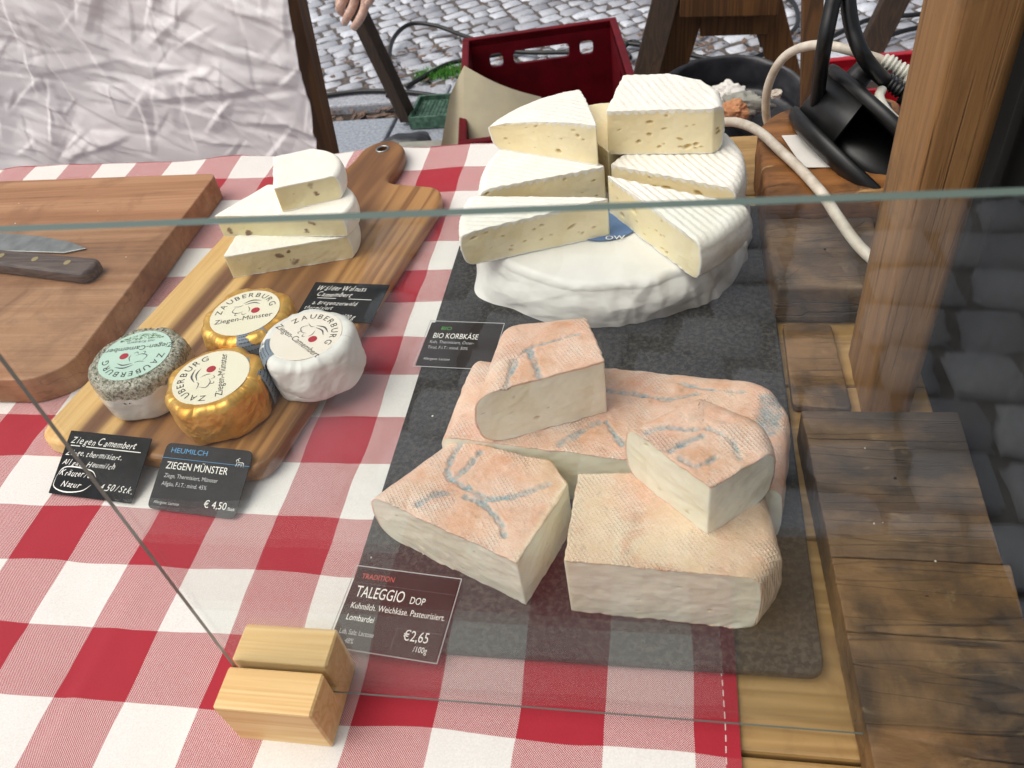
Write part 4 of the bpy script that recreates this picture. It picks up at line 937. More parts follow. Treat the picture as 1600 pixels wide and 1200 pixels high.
cheese('washed_rind_cheese', 'upper left piece resting on the large half block, rounded orange side to the left', 'cheese', p, ['c', 'c'] + ['r'] * (len(p) - 2), 6.1, 4.9, 1.5, TM, 34, GT, pits=(1.4, .06, .2), mold=mold, rough=.06, rind_t=.1, tear=.07, tilt=((15, 0), (.93, .37, 0), math.radians(2)), topfn=lambda x, y: -.05 * np.clip(y - 1, 0, 9) ** 1.4)
zt = 10.5
mold = [(Zm(r6, 2.6075, q, zt), wd) for q, wd in (([(390, 365), (460, 345), (560, 352), (650, 350), (740, 400), (775, 470)], .15), ([(620, 375), (560, 400), (490, 440)], .15), ([(530, 470), (600, 500), (680, 465)], .17))]
p = rpoly([(21.0, -5.3), (25.75, -9.9), (29.5, -6.9), (29.2, -4.6), (25.4, -2.4)], [0, 0, 0, 1.2, .4], 4)
kk = ['c', 'c'] + ['r'] * (len(p) - 2)
cheese('washed_rind_cheese', 'upper right corner piece set across two others, cut corner pointing to the glass', 'cheese', p, kk, 6.35, 4.4, 1.1, TM, 35, GT, pits=(1.4, .06, .2), mold=mold, rough=.07, rind_t=.1, tear=.08)
rnd = np.random.RandomState(77)

# ------------------------------------------------------------------ price cards
def card(label, cen, w_, h_, yaw, z, mat, lines, kind, corner=.3, tiltx=3.0, plastic=False, seed=1, fy=1.0):
    c_, s_ = math.cos(yaw), math.sin(yaw); tx = math.radians(tiltx)
    u = np.array([c_, s_, 0]); v = np.array([-s_ * math.cos(tx), c_ * math.cos(tx), math.sin(tx)]); nn = np.cross(u, v)
    o = np.array([cen[0], cen[1], z + math.sin(tx) * h_ / 2 + .06])
    tf_ = lambda V: o + V[:, :1] * u + V[:, 1:2] * v + V[:, 2:3] * nn
    root = empty('price_card', label, 'price card', (cen[0], cen[1], z), 'price cards among the cheeses')
    pl = rpoly([(-w_ / 2, -h_ / 2), (w_ / 2, -h_ / 2), (w_ / 2, h_ / 2), (-w_ / 2, h_ / 2)], corner, 4)
    V, F = prism(pl, -.04, .04, .015, seg=1); cd_ = obj('card', tf_(V), F, mat, root, False)
    byc = {}
    for ln in lines:
        kind_, txt, x, y, size, sx, mt = ln[:7]; y *= fy
        if kind_ in 'th': sx /= fy; size *= fy
        if kind_ == 't': V, F, _ = text(txt, size, sx)
        elif kind_ == 'h': V, F, _ = scrawl(txt, size, sx, seed + len(txt))
        elif kind_ == 'bar': V, F = np.array([(0, 0), (size, 0), (size, sx), (0, sx)], float), [(0, 1, 2, 3)]
        elif kind_ == 'pl': V, F = ribbon(np.array(txt, float) * [1, fy], size)
        if len(V) == 0: continue
        if kind_ in 'th':
            mxw = w_ / 2 - .2 - x; cw = V[:, 0].max(); V = V * [min(1.0, mxw / cw), 1]
        byc.setdefault(mt, MB()).add(tf_(np.c_[V + [x, y], np.full(len(V), .055)]), F)
    for mt, mbx in byc.items(): mbx.build('lettering', mt, cd_)
    if plastic:
        a, b = w_ / 2 + .12, h_ / 2 + .12
        mb = MB()
        for (p0, p1) in (((-a, -b), (a, -b)), ((a, -b), (a, b)), ((a, b), (-a, b)), ((-a, b), (-a, -b))): mb.add(tf_(tube(np.array([(*p0, .1), ((p0[0] + p1[0]) / 2, (p0[1] + p1[1]) / 2, .1), (*p1, .1)], float), .035, 5)[0]), tube(np.array([(*p0, .1), ((p0[0] + p1[0]) / 2, (p0[1] + p1[1]) / 2, .1), (*p1, .1)], float), .035, 5)[1])
        mb.build('plastic_sleeve', M_lgrey, root)
    return root
W = M_white
goatpts = [([(-.35, -.3), (-.32, -.05), (-.3, .1)], .025), ([(-.3, .1), (0, .14), (.25, .1), (.3, -.3)], .025), ([(-.3, .1), (-.42, .3), (-.3, .42), (-.2, .3), (-.15, .12)], .025), ([(-.32, .42), (-.2, .55), (-.1, .5)], .02), ([(.1, -.3), (.12, -.05), (.2, -.02)], .02), ([(-.15, -.3), (-.14, -.05), (.1, -.06)], .02)]
gl_lines = [('pl', q, 3.05, 1.9, wd, 1, W) for q, wd in goatpts]
card('printed black card with a blue heading and small goat emblem on the checked cloth', (-11.75, -3.0), 7.7, 5.3, R_(-5.5), .28, M_card, [('t', 'HEUMILCH', -3.3, 2.35, .72, .95, M_pblue), ('bar', '', -3.9, 1.75, 7.8, .035, M_pblue), ('t', 'ZIEGEN MÜNSTER', -3.3, .72, 1.02, .66, W), ('t', 'Ziege, Thermisiert, Münster', -3.2, -.15, .58, .72, M_lgrey), ('t', 'Allgäu, F.i.T.: mind. 45%', -3.2, -.95, .58, .72, M_lgrey), ('t', 'Allergene: Lactose', -3.4, -2.75, .42, .72, M_lgrey), ('t', '€ 4,50', .95, -2.6, 1.0, .74, W), ('t', '/Stück', 3.0, -2.6, .45, .6, W)] + gl_lines, 'p', .55, 24, seed=3, fy=.8)
card('handwritten blackboard card by the near left corner of the acacia board', (-21.0, -1.9), 7.8, 5.3, R_(-5.5), .28, M_chalk, [('h', 'Ziegen Camembert', -3.5, 2.0, 1.0, .66, W), ('bar', '', -1.9, 1.72, 5.2, .07, W), ('bar', '', -3.4, 1.72, .9, .07, W), ('h', 'Ziege, thermisiert,', -3.6, .75, .82, .68, W), ('h', 'Allgäu, Heumilch', -3.6, -.25, .82, .7, W), ('h', 'Kräuter/o.', -3.5, -1.35, .85, .66, W), ('h', 'Natur', -3.0, -2.5, .85, .75, W), ('h', '4,50/Stk.', .7, -2.4, .95, .68, W), ('pl', [(-3.7, -1.6), (-3.6, -2.6), (-2.4, -3.0), (-.9, -2.7), (-.2, -2.0)], 0, 0, .05, 1, W), ('pl', [(-3.7, -1.6), (-3.3, -.6), (-2.2, -.4), (-.6, -.6), (0, -1.2)], 0, 0, .05, 1, W)], 'h', .08, 24, seed=5, fy=.8)
card('handwritten blackboard card about walnut cheese, on the acacia board', (-6.3, 17.9), 7.7, 5.4, R_(-5), 1.82, M_chalk, [('h', 'Wälder Walnuss', -3.2, 1.55, .95, .62, W), ('h', 'Camembert', -2.9, .65, .9, .72, W), ('bar', '', -2.7, .38, 1.9, .07, W), ('bar', '', .5, .38, 2.3, .07, W), ('h', 'a. Bregenzerwald', -2.9, -.5, .75, .7, W), ('h', 'thermisiert', -3.4, -1.2, .72, .7, W), ('h', '3,20/100g', -.6, -2.3, .8, .66, W)], 'h', .05, 2, seed=8)
card('printed brown black card with a green heading, partly behind the upper left cheese piece', (5.8, 12.7), 6.6, 5.4, R_(-4), .95, M_card_b, [('t', 'BIO', -2.2, 1.75, .62, 1.0, M_pgreen), ('t', 'BIO KORBKÄSE', -2.7, .72, .92, .66, W), ('t', 'Kuh, Thermisiert, Öster-', -2.8, .08, .5, .8, M_lgrey), ('t', 'Tirol, F.i.T.: mind. 50%', -2.8, -.6, .5, .8, M_lgrey), ('t', 'Allergene: Lactose', -2.8, -1.95, .4, .8, M_lgrey)], 'p', .1, 3, True, seed=2)
card('printed dark card in clear sleeve with red heading, at the slate front edge', (6.35, -13.1), 7.2, 5.6, R_(-5), .98, M_card_b, [('t', 'TRADITION', -3.1, 2.05, .55, .8, M_pred), ('bar', '', -3.6, 1.72, 7.2, .025, M_greyink), ('t', 'TALEGGIO', -3.1, .72, 1.15, .62, W), ('t', 'DOP', .72, .72, .72, .7, W), ('t', 'Kuhmilch. Weichkäse. Pasteurisiert.', -3.1, -.12, .62, .72, W), ('t', 'Lombardei', -3.1, -.95, .62, .72, W), ('t', 'Lab, Salz; Lactose', -3.2, -1.9, .48, .7, M_lgrey), ('t', '48%', -2.6, -2.5, .5, .7, M_lgrey), ('t', '€2,65', 1.05, -1.75, 1.0, .72, W), ('t', '/100g', 1.95, -2.4, .55, .75, W), ('bar', '', .5, -1.05, 3.0, .03, M_greyink), ('bar', '', .5, -2.6, .03, 1.55, M_greyink)], 'p', .1, 2, True, seed=4)

# ------------------------------------------------------------------ knife
kn = empty('knife', 'old kitchen knife with a dark riveted handle lying on the chopping board', 'knife', (-44, 24, 3.1))
a, b = np.array([-52.0, 24.6]), np.array([-33.0, 21.2]); d = (b - a) / np.linalg.norm(b - a); nrm_ = np.array([-d[1], d[0]])
hl = rpoly([b + nrm_ * 1.35 + d * 0, a + nrm_ * 1.2, a - nrm_ * 1.2, b - nrm_ * 1.5], [1.0, .2, .2, 1.1], 6)
obj('handle', *prism(hl[::1] if True else hl, 3.12, 4.5, .4), M_knife, kn, False)
for f in (.12, .38, .66, .92):
    c_ = b - d * (3.4 + 4.3 * (f - .12) / .26 * 1.0) + nrm_ * .1
    obj('rivet', *prism(np.array([(c_[0] + .38 * math.cos(q), c_[1] + .38 * math.sin(q)) for q in np.linspace(0, 6.2832, 16, endpoint=False)]), 4.4, 4.54, .03, seg=1), M_brass, kn, False)
bl_ = [(-33.2, 25.6), (-35.0, 26.4), (-41, 28.4), (-47, 29.3), (-60, 30.0), (-60, 26.9), (-47, 25.3)]
bl2 = [AT(135, 388, 3.3)[:2], AT(110, 378, 3.3)[:2], AT(62, 369, 3.3)[:2], AT(0, 364, 3.3)[:2], AT(-90, 362, 3.3)[:2], AT(-90, 386, 3.3)[:2], AT(0, 392, 3.3)[:2], AT(100, 395, 3.3)[:2]]
obj('blade', *prism(np.array(bl2), 3.14, 3.36, .05, seg=1), M_steel, kn, False)

# ------------------------------------------------------------------ note, cables, cable reel
nt_pts = [AT(1221, 213, 5.9), AT(1255, 263, 5.9), AT(1318, 262, 5.9), AT(1290, 210, 5.9)]
nq = rpoly([q[:2] for q in nt_pts], [.1, .5, .1, .1], 4)
tag(obj('paper_note', *prism(nq, 5.95, 6.0), M_paper_thin, smooth=False), 'blank white paper slip lying on the thick wooden block', 'paper note')
def cable(name, pts, r, mat, label, n=70, cat='cable', group=None):
    return tag(obj(name, *tube(spline(pts, n), r, 12), mat), label, cat, group)
cable('white_cable', [AT(1121, 192, 5.0), AT(1150, 191, 6.0), AT(1185, 205, 6.7), AT(1222, 238, 6.5), AT(1250, 264, 6.45), AT(1285, 303, 6.4), AT(1308, 338, 6.0), AT(1340, 382, 4.8), AT(1372, 412, 4.3), AT(1400, 430, 4.2)], .48, M_wcable, 'dirty white cable curving over the wooden block and behind the post')
cable('white_cable', [AY(1203, 205, 50), AY(1197, 178, 49), AY(1199, 140, 48), AY(1213, 105, 47), AY(1235, 82, 46), AY(1268, 71, 43), AY(1305, 73, 40), AY(1345, 84, 39), AY(1372, 92, 38.2), AY(1392, 103, 37.8)], .45, M_wcable, 'white cable arching up from behind the wooden block to the plugs')
cr = empty('cable_reel', 'black plastic cable reel with plugs in its face, beside the post', 'cable reel', (44, 31, 5.8))
ax = R3.T @ np.array([.61, -.65, -.45]); ax /= np.linalg.norm(ax)
sx_ = R3.T @ np.array([.70, .70, 0.1])
ctr = AY(1412, 201, 37.0); ctrb = AY(1369, 258, 37.0) - ax * 1.2
def lathe(prof, n=72):
    th = np.linspace(0, 2 * math.pi, n, endpoint=False); V = np.vstack([np.c_[r * np.cos(th), r * np.sin(th), np.full(n, z)] for r, z in prof]); return V, grid_faces(len(prof), n, True)
fr0 = frame((0, 0, 0), ax, sx_); fr1 = lambda V: ctr + .97 * fr0(np.asarray(V, float)); frb = lambda V: ctrb + .97 * fr0(np.asarray(V, float))
V, F = lathe([(.02, .05), (6.0, .05), (6.2, .0), (9.0, .0), (9.35, -.12), (9.5, -.45), (9.4, -1.0), (9.0, -1.15), (3.6, -1.2), (.02, -1.2)]); obj('front_flange', fr1(V), F, M_blk, cr)
V, F = lathe([(.02, 0), (9.2, 0), (9.7, .25), (10.0, .15), (10.1, -.25), (9.8, -1.0), (8.8, -1.5), (.02, -1.6)]); obj('back_flange', frb(V), F, M_blk, cr)
obj('hub', *tube(np.array([ctr - ax * 1.0, (ctr + ctrb) / 2, ctrb + ax * .1]), 7.0, 40), M_blk, cr)
a_ = np.radians(np.linspace(120, 232, 30)); ring = lambda r, z, f: f(np.c_[r * np.cos(a_), r * np.sin(a_), np.full(30, z)])
V = np.vstack([ring(9.1, -1.0, fr1), ring(9.5, -.0, frb), ring(9.2, -.0, frb), ring(8.8, -1.0, fr1)]); obj('housing', V, np.vstack([grid_faces(4, 30), np.array([[90 + k, 90 + k + 1, k + 1, k] for k in range(29)])]), M_blk, cr)
tb = AY(1328, 134, 36.5); tb2 = tb + ax * 2.6; V, F = tube(np.array([tb - ax * .8, tb + ax * 1, tb2, tb2 - ax * .02, tb2 - ax * 1.5]), np.array([1.25, 1.1, 1.05, .8, .78]), 24); obj('crank_handle', V, F, M_blk, cr)
# plugs pushed into the reel
def plug(name, p0, p1, mat, label, r=.95):
    p0 = np.array(p0); p1 = np.array(p1); n_ = 34; tt_ = np.linspace(0, 1, n_); rr_ = np.where(tt_ < .62, r * (.82 + .14 * np.sign(np.sin(tt_ * 62))), r * 1.3)
    rr_[tt_ < .06] *= .8
    return tag(obj(name, *tube(p0 + (p1 - p0) * tt_[:, None], rr_, 14), mat), label, 'plug')
plug('white_plug', AY(1380, 92, 38), AY(1440, 130, 37), M_wplug, 'ribbed white plug above the black one, behind the post', .76)
plug('black_plug', AY(1378, 122, 36), AY(1432, 158, 35), M_blk, 'ribbed black plug pushed towards the reel', .76)
cable('white_flex', [AY(1378, 140, 35), AY(1374, 152, 34), AY(1384, 172, 33), AY(1402, 190, 32.5), AY(1425, 206, 32)], .42, M_wplug, 'short white flex looping below the black plug')
cable('black_cable', [AY(1310, -30, 36), AY(1300, 10, 35), AY(1288, 70, 34), AY(1281, 120, 36), AY(1278, 165, 37), AY(1288, 200, 38)], .66, M_blkcable, 'thick black cable hanging straight down into the reel')
cable('black_cable', [AY(1326, -30, 37), AY(1325, 0, 36), AY(1332, 45, 35), AY(1348, 85, 34), AY(1368, 112, 35), AY(1382, 125, 35.8)], .66, M_blkcable, 'thick black cable curving to the ribbed black plug')

# ------------------------------------------------------------------ background behind the counter
# crumpled white cloth hanging upright
nu, nv = 420, 330; yb_ = 76.0
c00, c01 = AY(513, 285, yb_), AY(438, -40, yb_)
us = np.linspace(0, 1, nu); vs_ = np.linspace(0, 1, nv); U, Vv = np.meshgrid(us, vs_, indexing='ij'); U = U.ravel(); Vv = Vv.ravel()
zlo, zhi = -45.0, 40.0; Zs = zlo + (zhi - zlo) * Vv; xr = c00[0] + (c01[0] - c00[0]) * (Zs - c00[2]) / (c01[2] - c00[2]); Xs = xr - (1 - U) * 88
rnd = np.random.RandomState(17); cu = .55 * vnoise(np.c_[Xs, Zs], .09, 61, 2)
for q in range(620):
    ox_, oz_ = rnd.uniform(-112, -22), rnd.uniform(-12, 30); a_ = rnd.choice([-.62, -.35, .55, 1.2, -1.1, -.15], p=[.32, .2, .16, .1, .1, .12]) + rnd.normal(0, .22)
    L_ = rnd.uniform(1.8, 8) * (1 if q > 60 else 1.7); wg = rnd.uniform(1.2, 3.6) * L_ / 8 + .4; ws = wg * rnd.uniform(.12, .4); am_ = rnd.uniform(.07, .2) * (wg + .6) * rnd.choice([1, -.8])
    du = (Xs - ox_) * math.cos(a_) + (Zs - oz_) * math.sin(a_); dv = -(Xs - ox_) * math.sin(a_) + (Zs - oz_) * math.cos(a_) + .035 * du * du / L_ * rnd.uniform(-2, 2)
    if rnd.rand() < .5: dv = -dv
    tap = np.clip(1 - np.abs(du) / L_, 0, 1); pr_h = np.where(dv > 0, 1 - dv / (wg * (tap * .7 + .3)), 1 + dv / ws); cu = cu + am_ * np.clip(pr_h, 0, 1) * np.clip(tap * 1.8, 0, 1)
Ys = yb_ - .62 * cu + 1.6 * vnoise(np.c_[Xs, Zs], .05, 3, 2); Xs = Xs + .25 * vnoise(np.c_[Zs, Zs * 0], .2, 8) * (U > .98)
P = np.c_[Xs, Ys, Zs]; F1 = grid_faces(nu, nv); P2_ = P + [0, .3, 0]
tag(obj('white_cloth', np.vstack([P, P2_]), np.vstack([F1, F1[:, ::-1] + len(P)]), M_sheet), 'crumpled white cloth hanging upright behind the left of the counter', 'cloth')
hp = AY(505, 255, 82); hp2 = AY(440, -30, 84)
dirp = (hp2 - hp); tag(obj('trestle_pole', *beam(hp - dirp * (hp[2] - GZ) / dirp[2] * 1.0, hp + dirp * 1.2, 5.2, 4, (1, 0, 0)), M_trestle, smooth=False), 'dark brown pole along the right edge of the white cloth', 'pole')
# leaning dark beam
b0 = AT(640, 192, GZ); b1 = AY(540, -20, b0[1] - 6); tag(obj('leaning_beam', *beam(b0 + [0, 0, 1.5], b0 + (b1 - b0) * 1.4, 4.9, 4.4, (1, -.35, 0)), M_darkwood, smooth=False), 'dark wooden beam leaning out of the slabs below the gloved hand', 'beam')

# vendor's gloved hand and forearm
def capsule(P, r): return tube(spline(P, 14), np.interp(np.linspace(0, 1, 14), np.linspace(0, 1, len(r)), r), 12)
person = empty('person', 'person showing only a pale gloved hand hanging behind the white cloth', 'person', AY(555, 20, 128))
hy = 128.0; mb = MB()
def hp_(x, y, dy=0): return AY(x, y, hy + dy)
for pts, rad in (([(572, -18, 0), (570, 10, -1), (562, 30, -2), (552, 44, -1)], (1.0, .95, .92, .8)), ([(558, -20, 1), (552, 8, 0), (543, 26, -.4), (538, 37, .8)], (1.0, .95, .9, .75)), ([(545, -20, 2.0), (536, 2, 1.0), (530, 14, 1.2), (537, 22, 3)], (1., .95, .9, .75)), ([(534, -22, 3.4), (530, -2, 2.6), (530, 8, 3.4), (538, 12, 5)], (.9, .85, .75, .65)), ([(585, -45, 1), (584, -18, -1.5), (580, -4, -3), (573, 8, -3.2)], (1.2, 1.05, .9, .75))):
    mb.add(*capsule([hp_(*q) for q in pts], rad))
mb.add(*capsule([hp_(555, -14, 1.2), hp_(556, -40, 1.4), hp_(562, -66, 1.4), hp_(568, -85, 1.5)], (2.6, 3.4, 3.0, 2.5)))
mb.add(*capsule([hp_(572, -20, .6), hp_(570, -44, .8), hp_(568, -66, 1.2)], (1.6, 2.0, 2.4)))
mb.add(*capsule([hp_(540, -22, 2.6), hp_(545, -44, 2.4), hp_(560, -70, 1.8)], (1.5, 2.0, 2.4)))
w0 = hp_(568, -85, 1.5); el = w0 + np.array([4, 6, 25.]); mb.add(*capsule([w0, w0 + (el - w0) * .5, el], (2.5, 3.8, 4.4)))
ho = mb.build('hand', M_glove, person, True)
rm = ho.modifiers.new('r', 'REMESH'); rm.mode = 'VOXEL'; rm.voxel_size = .0028; sm_ = ho.modifiers.new('s', 'SMOOTH'); sm_.factor = .5; sm_.iterations = 4
dg = bpy.context.evaluated_depsgraph_get(); me2 = bpy.data.meshes.new_from_object(ho.evaluated_get(dg)); ho.modifiers.clear(); ho.data = me2; me2.polygons.foreach_set('use_smooth', np.full(len(me2.polygons), True))
if not me2.materials: me2.materials.append(M_glove)
obj('sleeve', *capsule([w0 + (el - w0) * .45, el, el + np.array([1, 2, 14.]), el + np.array([0, 4, 30.])], (5.0, 5.8, 6.4, 7.0)), M_sleeve, person)

# red crate
def crate(name, label, ctr, yaw, wx, wy, z0, z1, mat, hand=True, group=None):
    c_, s_ = math.cos(yaw), math.sin(yaw); tr_ = lambda V: np.c_[ctr[0] + V[:, 0] * c_ - V[:, 1] * s_, ctr[1] + V[:, 0] * s_ + V[:, 1] * c_, V[:, 2]]
    root = empty(name, label, 'crate', (ctr[0], ctr[1], z0), group); hx, hyy = wx / 2, wy / 2; th_ = 1.1
    def wall(ax, sgn):
        L = wx if ax == 0 else wy; n0 = sgn * ((hyy if ax == 0 else hx) - th_)
        # wall in (s,z), handle slots cut through
        H = z1 - z0; pl = np.array([(-L / 2, 0), (L / 2, 0), (L / 2, H), (-L / 2, H)]); zc = H - 6.4
        V = []; F = []
        def rb(a, b, c, d): return rpoly([(a, c), (b, c), (b, d), (a, d)], 1.1, 3)
        holes = [rb(-3.9 * 2, 3.9 * 2, zc - 1.9, zc + 1.9), rb(-14.5, -10.8, zc - 1.9, zc + 1.9), rb(10.8, 14.5, zc - 1.9, zc + 1.9)]
        if L > 50: holes = holes[:1]
        loops = [pl] + holes; flat_ = np.vstack(loops); tri = tessellate_polygon([[Vector((*p, 0)) for p in q] for q in loops]); nn = len(flat_)
        a_ = np.c_[flat_, np.zeros(nn)]; b_ = np.c_[flat_, np.full(nn, th_)]
        V = np.vstack([a_, b_]); F = [tuple(t) for t in tri] + [tuple(i + nn for i in t[::-1]) for t in tri]; o_ = 0
        for q in loops:
            k = len(q)
            for i in range(k): F.append((o_ + i, o_ + (i + 1) % k, nn + o_ + (i + 1) % k, nn + o_ + i))
            o_ += k
        if ax == 0: W3 = np.c_[V[:, 0], n0 + sgn * V[:, 2], z0 + V[:, 1]]
        else: W3 = np.c_[n0 + sgn * V[:, 2], V[:, 0], z0 + V[:, 1]]
        return W3, F
    for ax, sg in ((0, 1), (0, -1), (1, 1), (1, -1)):
        V, F = wall(ax, sg); obj('side_wall', tr_(V), F, mat, root, False)
    V, F = box(-hx + th_, hx - th_, -hyy + th_, hyy - th_, z0, z0 + 1.5, .2); obj('base', tr_(V), F, mat, root, False)
    mb = MB()
    for (x0, x1, y0, y1) in ((-hx - .8, hx + .8, hyy - th_, hyy + .9), (-hx - .8, hx + .8, -hyy - .9, -hyy + th_), (-hx - .8, -hx + th_, -hyy + th_, hyy - th_), (hx - th_, hx + .8, -hyy + th_, hyy - th_)):
        V, F = box(x0, x1, y0, y1, z1 - 2.2, z1 + .15, .35); mb.add(tr_(V), F)
    mb.build('rim', mat, root, False); return root
zc1 = -38.0
crate('red_crate', 'dark red plastic crate with handle slots, a sheet of paper sticking out of it', (-6.5, 158), R_(9.5), 41, 60, GZ + .2, zc1, M_red)
# parchment sheet draped over the left rim of the crate
q0 = [AY(725, 103, 168), AY(838, 152, 150), AY(800, 205, 128), AY(768, 214, 124), AY(730, 228, 122), AY(688, 240, 122), AY(690, 190, 138), AY(705, 140, 158)]
us = np.linspace(0, 1, 30); vs_ = np.linspace(0, 1, 30)
tl, trr, br_, bl__ = AY(725, 103, 143), AY(846, 152, 141), AY(815, 240, 131.5), AY(724, 245, 131.5)
fl_tl, fl_bl = AY(703, 150, 139), AY(686, 245, 130)
P = []
for u_ in us:
    for v_ in vs_:
        s = tl * (1 - u_) * (1 - v_) + trr * u_ * (1 - v_) + br_ * u_ * v_ + bl__ * (1 - u_) * v_; P.append(s + np.array([0, 1.0, 0]) * math.sin(u_ * 3.1) * -2.0)
P = np.array(P); n1 = len(P); Q = []
for u_ in np.linspace(0, 1, 12):
    for v_ in vs_:
        s = (tl * (1 - v_) + bl__ * v_) * (1 - u_) + (fl_tl * (1 - v_) + fl_bl * v_) * u_; Q.append(s + np.array([0, 1.5, 0]) * math.sin(u_ * 3.14))
Q = np.array(Q); V = np.vstack([P, Q]); V2 = V + [0, .15, .05]; Fp = np.vstack([grid_faces(30, 30), grid_faces(12, 30)[:, ::-1] + n1])
tag(obj('parchment_sheet', np.vstack([V, V2]), np.vstack([Fp, Fp[:, ::-1] + len(V)]), M_parch), 'large beige parchment sheet folded over the left side of the red crate', 'paper sheet')
# second red crate by the reel
cc = AY(1365, 120, 150); crate('red_crate', 'bright red plastic crate behind the cable reel', (cc[0] + 9, 152), R_(4), 34, 30, GZ + .2, AY(1400, 103, 160)[2], M_red2)

# trestle with splayed legs behind the bag
tr0 = empty('wooden_trestle', 'brown wooden trestle with splayed legs behind the black bag', 'trestle', (43, 240, GZ))
def T3(x, y, Y): return AY(x, y, Y)
Yt = 225.0
obj('leg', *beam(AY(1033, 170, Yt) * [1, 1, 0] + [0, 0, GZ], AY(1092, -40, Yt), 9, 5.5, (1, 0, 0)), M_trestle, tr0, False)
obj('leg', *beam(AY(1236, 160, Yt) * [1, 1, 0] + [0, 0, GZ], AY(1186, -40, Yt), 9, 5.5, (1, 0, 0)), M_trestle, tr0, False)
obj('leg', *beam(AY(1195, 150, Yt + 45) * [1, 1, 0] + [0, 0, GZ], AY(1172, -40, Yt + 20), 6, 5, (1, 0, 0)), M_darkwood, tr0, False)
obj('crosspiece', *beam(AY(1095, 26, Yt - 1), AY(1200, 22, Yt - 1), 9.5, 7, (0, 0, 1)), M_trestle, tr0, False)
obj('top_plate', *beam(AY(1064, -8, Yt - 7), AY(1218, -12, Yt - 7), 11, 6, (0, 0, 1)), M_trestle, tr0, False)
# single props and posts further back
def prop(name, label, p, q, w_, d_, mat, side=(1, 0, 0)):
    p = np.array(p); q = np.array(q); t_ = (GZ - p[2]) / (q[2] - p[2]); return tag(obj(name, *beam(p + (q - p) * t_, q, w_, d_, side), mat, smooth=False), label, 'prop')
prop('wooden_prop', 'nearly black leaning prop between the red crate and the brown trestle', AY(1006, 130, 215), AY(1050, -40, 225), 8, 5, M_darkwood)
prop('wooden_prop', 'slim brown upright prop just left of the hanging black cables', AY(1266, 160, 120), AY(1270, -30, 122), 3.6, 3.2, M_trestle)
prop('wooden_prop', 'dark slanting prop seen between the black cables and the post', AY(1352, 92, 215), AY(1418, -40, 222), 7, 6, M_darkwood)

# black rubbish bag with papers
bag = empty('rubbish_bag', 'open black rubbish bag filled with crumpled paper', 'rubbish bag', (40, 188, GZ))
nv = 90; prof = [(.5, 0), (15, .5), (19, 4), (21, 12), (21.5, 22), (20.8, 31), (19.5, 36), (19.0, 37), (18.2, 35), (17.5, 28), (16.5, 23), (.5, 22)]
pr_ = spline(np.array(prof), 40); th = np.linspace(0, 2 * math.pi, nv, endpoint=False)
V = np.vstack([np.c_[r * np.cos(th), r * np.sin(th), np.full(nv, z)] for r, z in pr_]); TH = np.tile(th, len(pr_)); rr_ = np.hypot(V[:, 0], V[:, 1]) + 1e-6
d_ = 1.1 * crumple(TH * 3.2, V[:, 2] / 7, 14) * np.clip(rr_ / 10, 0, 1); back = np.clip(np.sin(TH), 0, 1) * np.clip((V[:, 2] - 20) / 15, 0, 1) * 9 - np.clip(-np.sin(TH), 0, 1) * np.clip((V[:, 2] - 26) / 12, 0, 1) * 5
V[:, :2] *= (1 + d_ / rr_)[:, None]; V[:, 2] = np.maximum(V[:, 2] + back + .8 * crumple(TH * 4, V[:, 2] / 6, 18) * (V[:, 2] > 3), 0)
V[:, 2] *= .5; V = V + [40.5, 188, GZ]; V[:, 0] = 40.5 + (V[:, 0] - 40.5) * 1.12
obj('bag', V, grid_faces(len(pr_), nv, True), M_bag, bag)
def ball_paper(name, label, c, r, mat, seed, sq=(1, 1, .7)):
    n_ = 36; th = np.linspace(0, 2 * math.pi, n_, endpoint=False); ph = np.linspace(.02, math.pi - .02, 20)
    V = np.array([(math.sin(p) * math.cos(t_), math.sin(p) * math.sin(t_), math.cos(p)) for p in ph for t_ in th]); k = 1 + .55 * vnoise(V, 1.9, seed, 2) + .35 * np.abs(vnoise(V, 3.4, seed + 2)); V = V * k[:, None] * r * np.array(sq) + np.asarray(c)
    return tag(obj(name, V, grid_faces(20, n_, True), mat, smooth=False), label, 'paper')
G = 'waste in the rubbish bag'
ball_paper('crumpled_paper', 'crumpled greyish white paper at the back of the bag', AY(1135, 152, 186), 4.6, M_paper_thin, 3)
ball_paper('crumpled_paper', 'flat grey paper leaning across the middle of the bag', AY(1160, 168, 180), 4.6, M_greyplas, 5, (1.3, .8, .7))
ball_paper('orange_scrap', 'orange crumpled scrap at the front of the bag', AY(1147, 174, 172), 3.4, M_orange, 8)
ball_paper('pale_scrap', 'small cream scrap at the right of the bag', AY(1212, 147, 176), 1.3, M_wcable, 9)

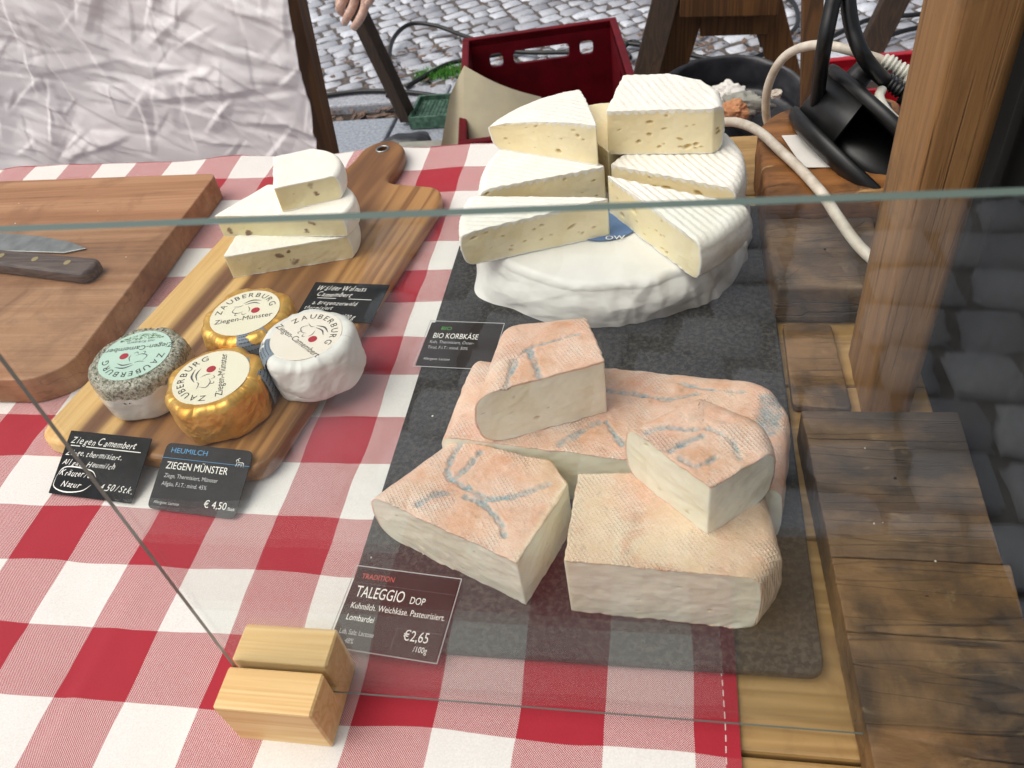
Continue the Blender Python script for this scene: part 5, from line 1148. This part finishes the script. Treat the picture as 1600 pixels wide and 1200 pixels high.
# mesh tray, black sack, grey box by the slabs
mt_ = empty('mesh_tray', 'green plastic mesh tray on the slabs by the red crate', 'tray', (-58, 205, GZ)); p00 = AT(655, 208, GZ); p10 = AT(705, 205, GZ); p01 = AT(655, 168, GZ)
mb = MB(); ox, oy = AT(648, 200, GZ)[:2]; wx_, wy_ = 15, 15
for k in range(12): mb.add(*box(ox + k * wx_ / 11 - .3, ox + k * wx_ / 11 + .3, oy, oy + wy_, GZ + 2.0, GZ + 2.7, .1)); 
for k in range(12): mb.add(*box(ox - .2, ox + wx_ + .2, oy + k * wy_ / 11 - .3, oy + k * wy_ / 11 + .3, GZ + 2.1, GZ + 2.8, .1))
mb.build('mesh', M_mesh, mt_, False); mb = MB()
mb.add(*box(ox - 1.2, ox - .3, oy - 1.2, oy + wy_ + 1.2, GZ + .1, GZ + 4.5, .15)); mb.add(*box(ox + wx_ + .3, ox + wx_ + 1.2, oy - 1.2, oy + wy_ + 1.2, GZ + .1, GZ + 4.5, .15)); mb.add(*box(ox - .3, ox + wx_ + .3, oy + wy_ + .3, oy + wy_ + 1.2, GZ + .1, GZ + 4.5, .15)); mb.add(*box(ox - .3, ox + wx_ + .3, oy - 1.2, oy - .3, GZ + .1, GZ + 4.5, .15))
mb.build('frame', M_mesh, mt_, False)
gb_ = AY(662, 235, 150); tag(obj('grey_box', *box(gb_[0] - 6, gb_[0] + 8, 142, 150, GZ, AY(662, 219, 150)[2], .5), M_greyplas, smooth=False), 'pale grey plastic box just behind the counter edge beside the crate', 'box')
bz = AY(640, 214, 158); V, F = lathe(list(map(tuple, spline([(.1, -30), (9, -28), (11.5, -14), (10, -3), (5, .5), (.1, 1.2)], 40))), 70); V[:, :2] *= (1 + .07 * crumple(np.arctan2(V[:, 1], V[:, 0]) * 3, V[:, 2] / 6, 31))[:, None]; V = V * [.85, .6, 1] + [0, 0, -4]; V = V + 2.2 * np.c_[vnoise(V, .12, 3, 2), vnoise(V, .12, 4, 2), .5 * vnoise(V, .15, 5, 2)]; V += [bz[0] - 4, 165, bz[2]]; 
V[:, 2] = np.where(V[:, 2] < bz[2] - 20, GZ + (V[:, 2] - V[:, 2].min()) * .9, V[:, 2]); tag(obj('black_sack', V, F, M_bag), 'black plastic sack slumped beside the grey box', 'sack')
# cables lying on the ground
GC = 'black cables lying on the cobbles'
def gcable(pts, label, r=.9):
    P = [AT(x, y, GZ + 2.2 + (h_ if (h_ := (q[0] if q else 0)) else 0)) for x, y, *q in pts]; return tag(obj('ground_cable', *tube(spline(P, 60), r, 8), M_blkcable), label, 'cable', GC)
gcable([(490, 152), (560, 143), (620, 143), (680, 150), (740, 170)], 'black cable running along the kerb by the leaning beam')
gcable([(606, 150), (607, 105, 1), (614, 62, 2), (640, 38, 3), (680, 40, 2), (730, 58), (800, 80), (900, 82)], 'black cable looping upward left of the red crate')
gcable([(635, 136), (665, 118), (700, 100), (740, 92), (820, 78)], 'black cable slanting towards the corner of the red crate')
gcable([(940, 66), (1000, 70), (1060, 82), (1130, 95), (1180, 90), (1215, 68), (1245, 40), (1243, 10), (1225, -10)], 'black cable winding under the brown trestle')
gcable([(985, 90), (975, 75), (990, 65), (1010, 80), (1000, 105), (1030, 118), (1090, 110)], 'coiled black cable left of the brown trestle')
gcable([(1290, 62), (1360, 30), (1420, 24), (1480, 18)], 'thin black cable far behind the post')
gcable([(1350, 72), (1400, 52), (1440, 42), (1500, 30)], 'thick black cable crossing just left of the post')

# tiny crumbs on counter
rnd = np.random.RandomState(3); V = []; F = []; n = 0
for q in range(34):
    if q < 16: c = np.array([rnd.uniform(3.5, 31), rnd.uniform(-14.5, 12), .95])
    elif q < 30: c = np.array([rnd.uniform(-60, -30), rnd.uniform(10, 40), 3.12])
    else: c = np.array([rnd.uniform(33.5, 42), rnd.uniform(-18, 3), 3.05])
    s = rnd.uniform(.05, .16) * (2.2 if q == 40 else 1); a = np.array([(1, 0, 0), (-1, 0, 0), (0, 1, 0), (0, -1, 0), (0, 0, 1), (0, 0, -.2)], float) * s * rnd.uniform(.6, 1.3, (6, 3)) + c
    V += list(a); F += [(n, n + 2, n + 4), (n + 2, n + 1, n + 4), (n + 1, n + 3, n + 4), (n + 3, n, n + 4), (n + 2, n, n + 5), (n + 1, n + 2, n + 5), (n + 3, n + 1, n + 5), (n, n + 3, n + 5)]; n += 6
tag(obj('crumbs', np.array(V), F, M_paste_t, smooth=False), 'scattered cheese crumbs on slate and boards', 'crumbs', kind='stuff')
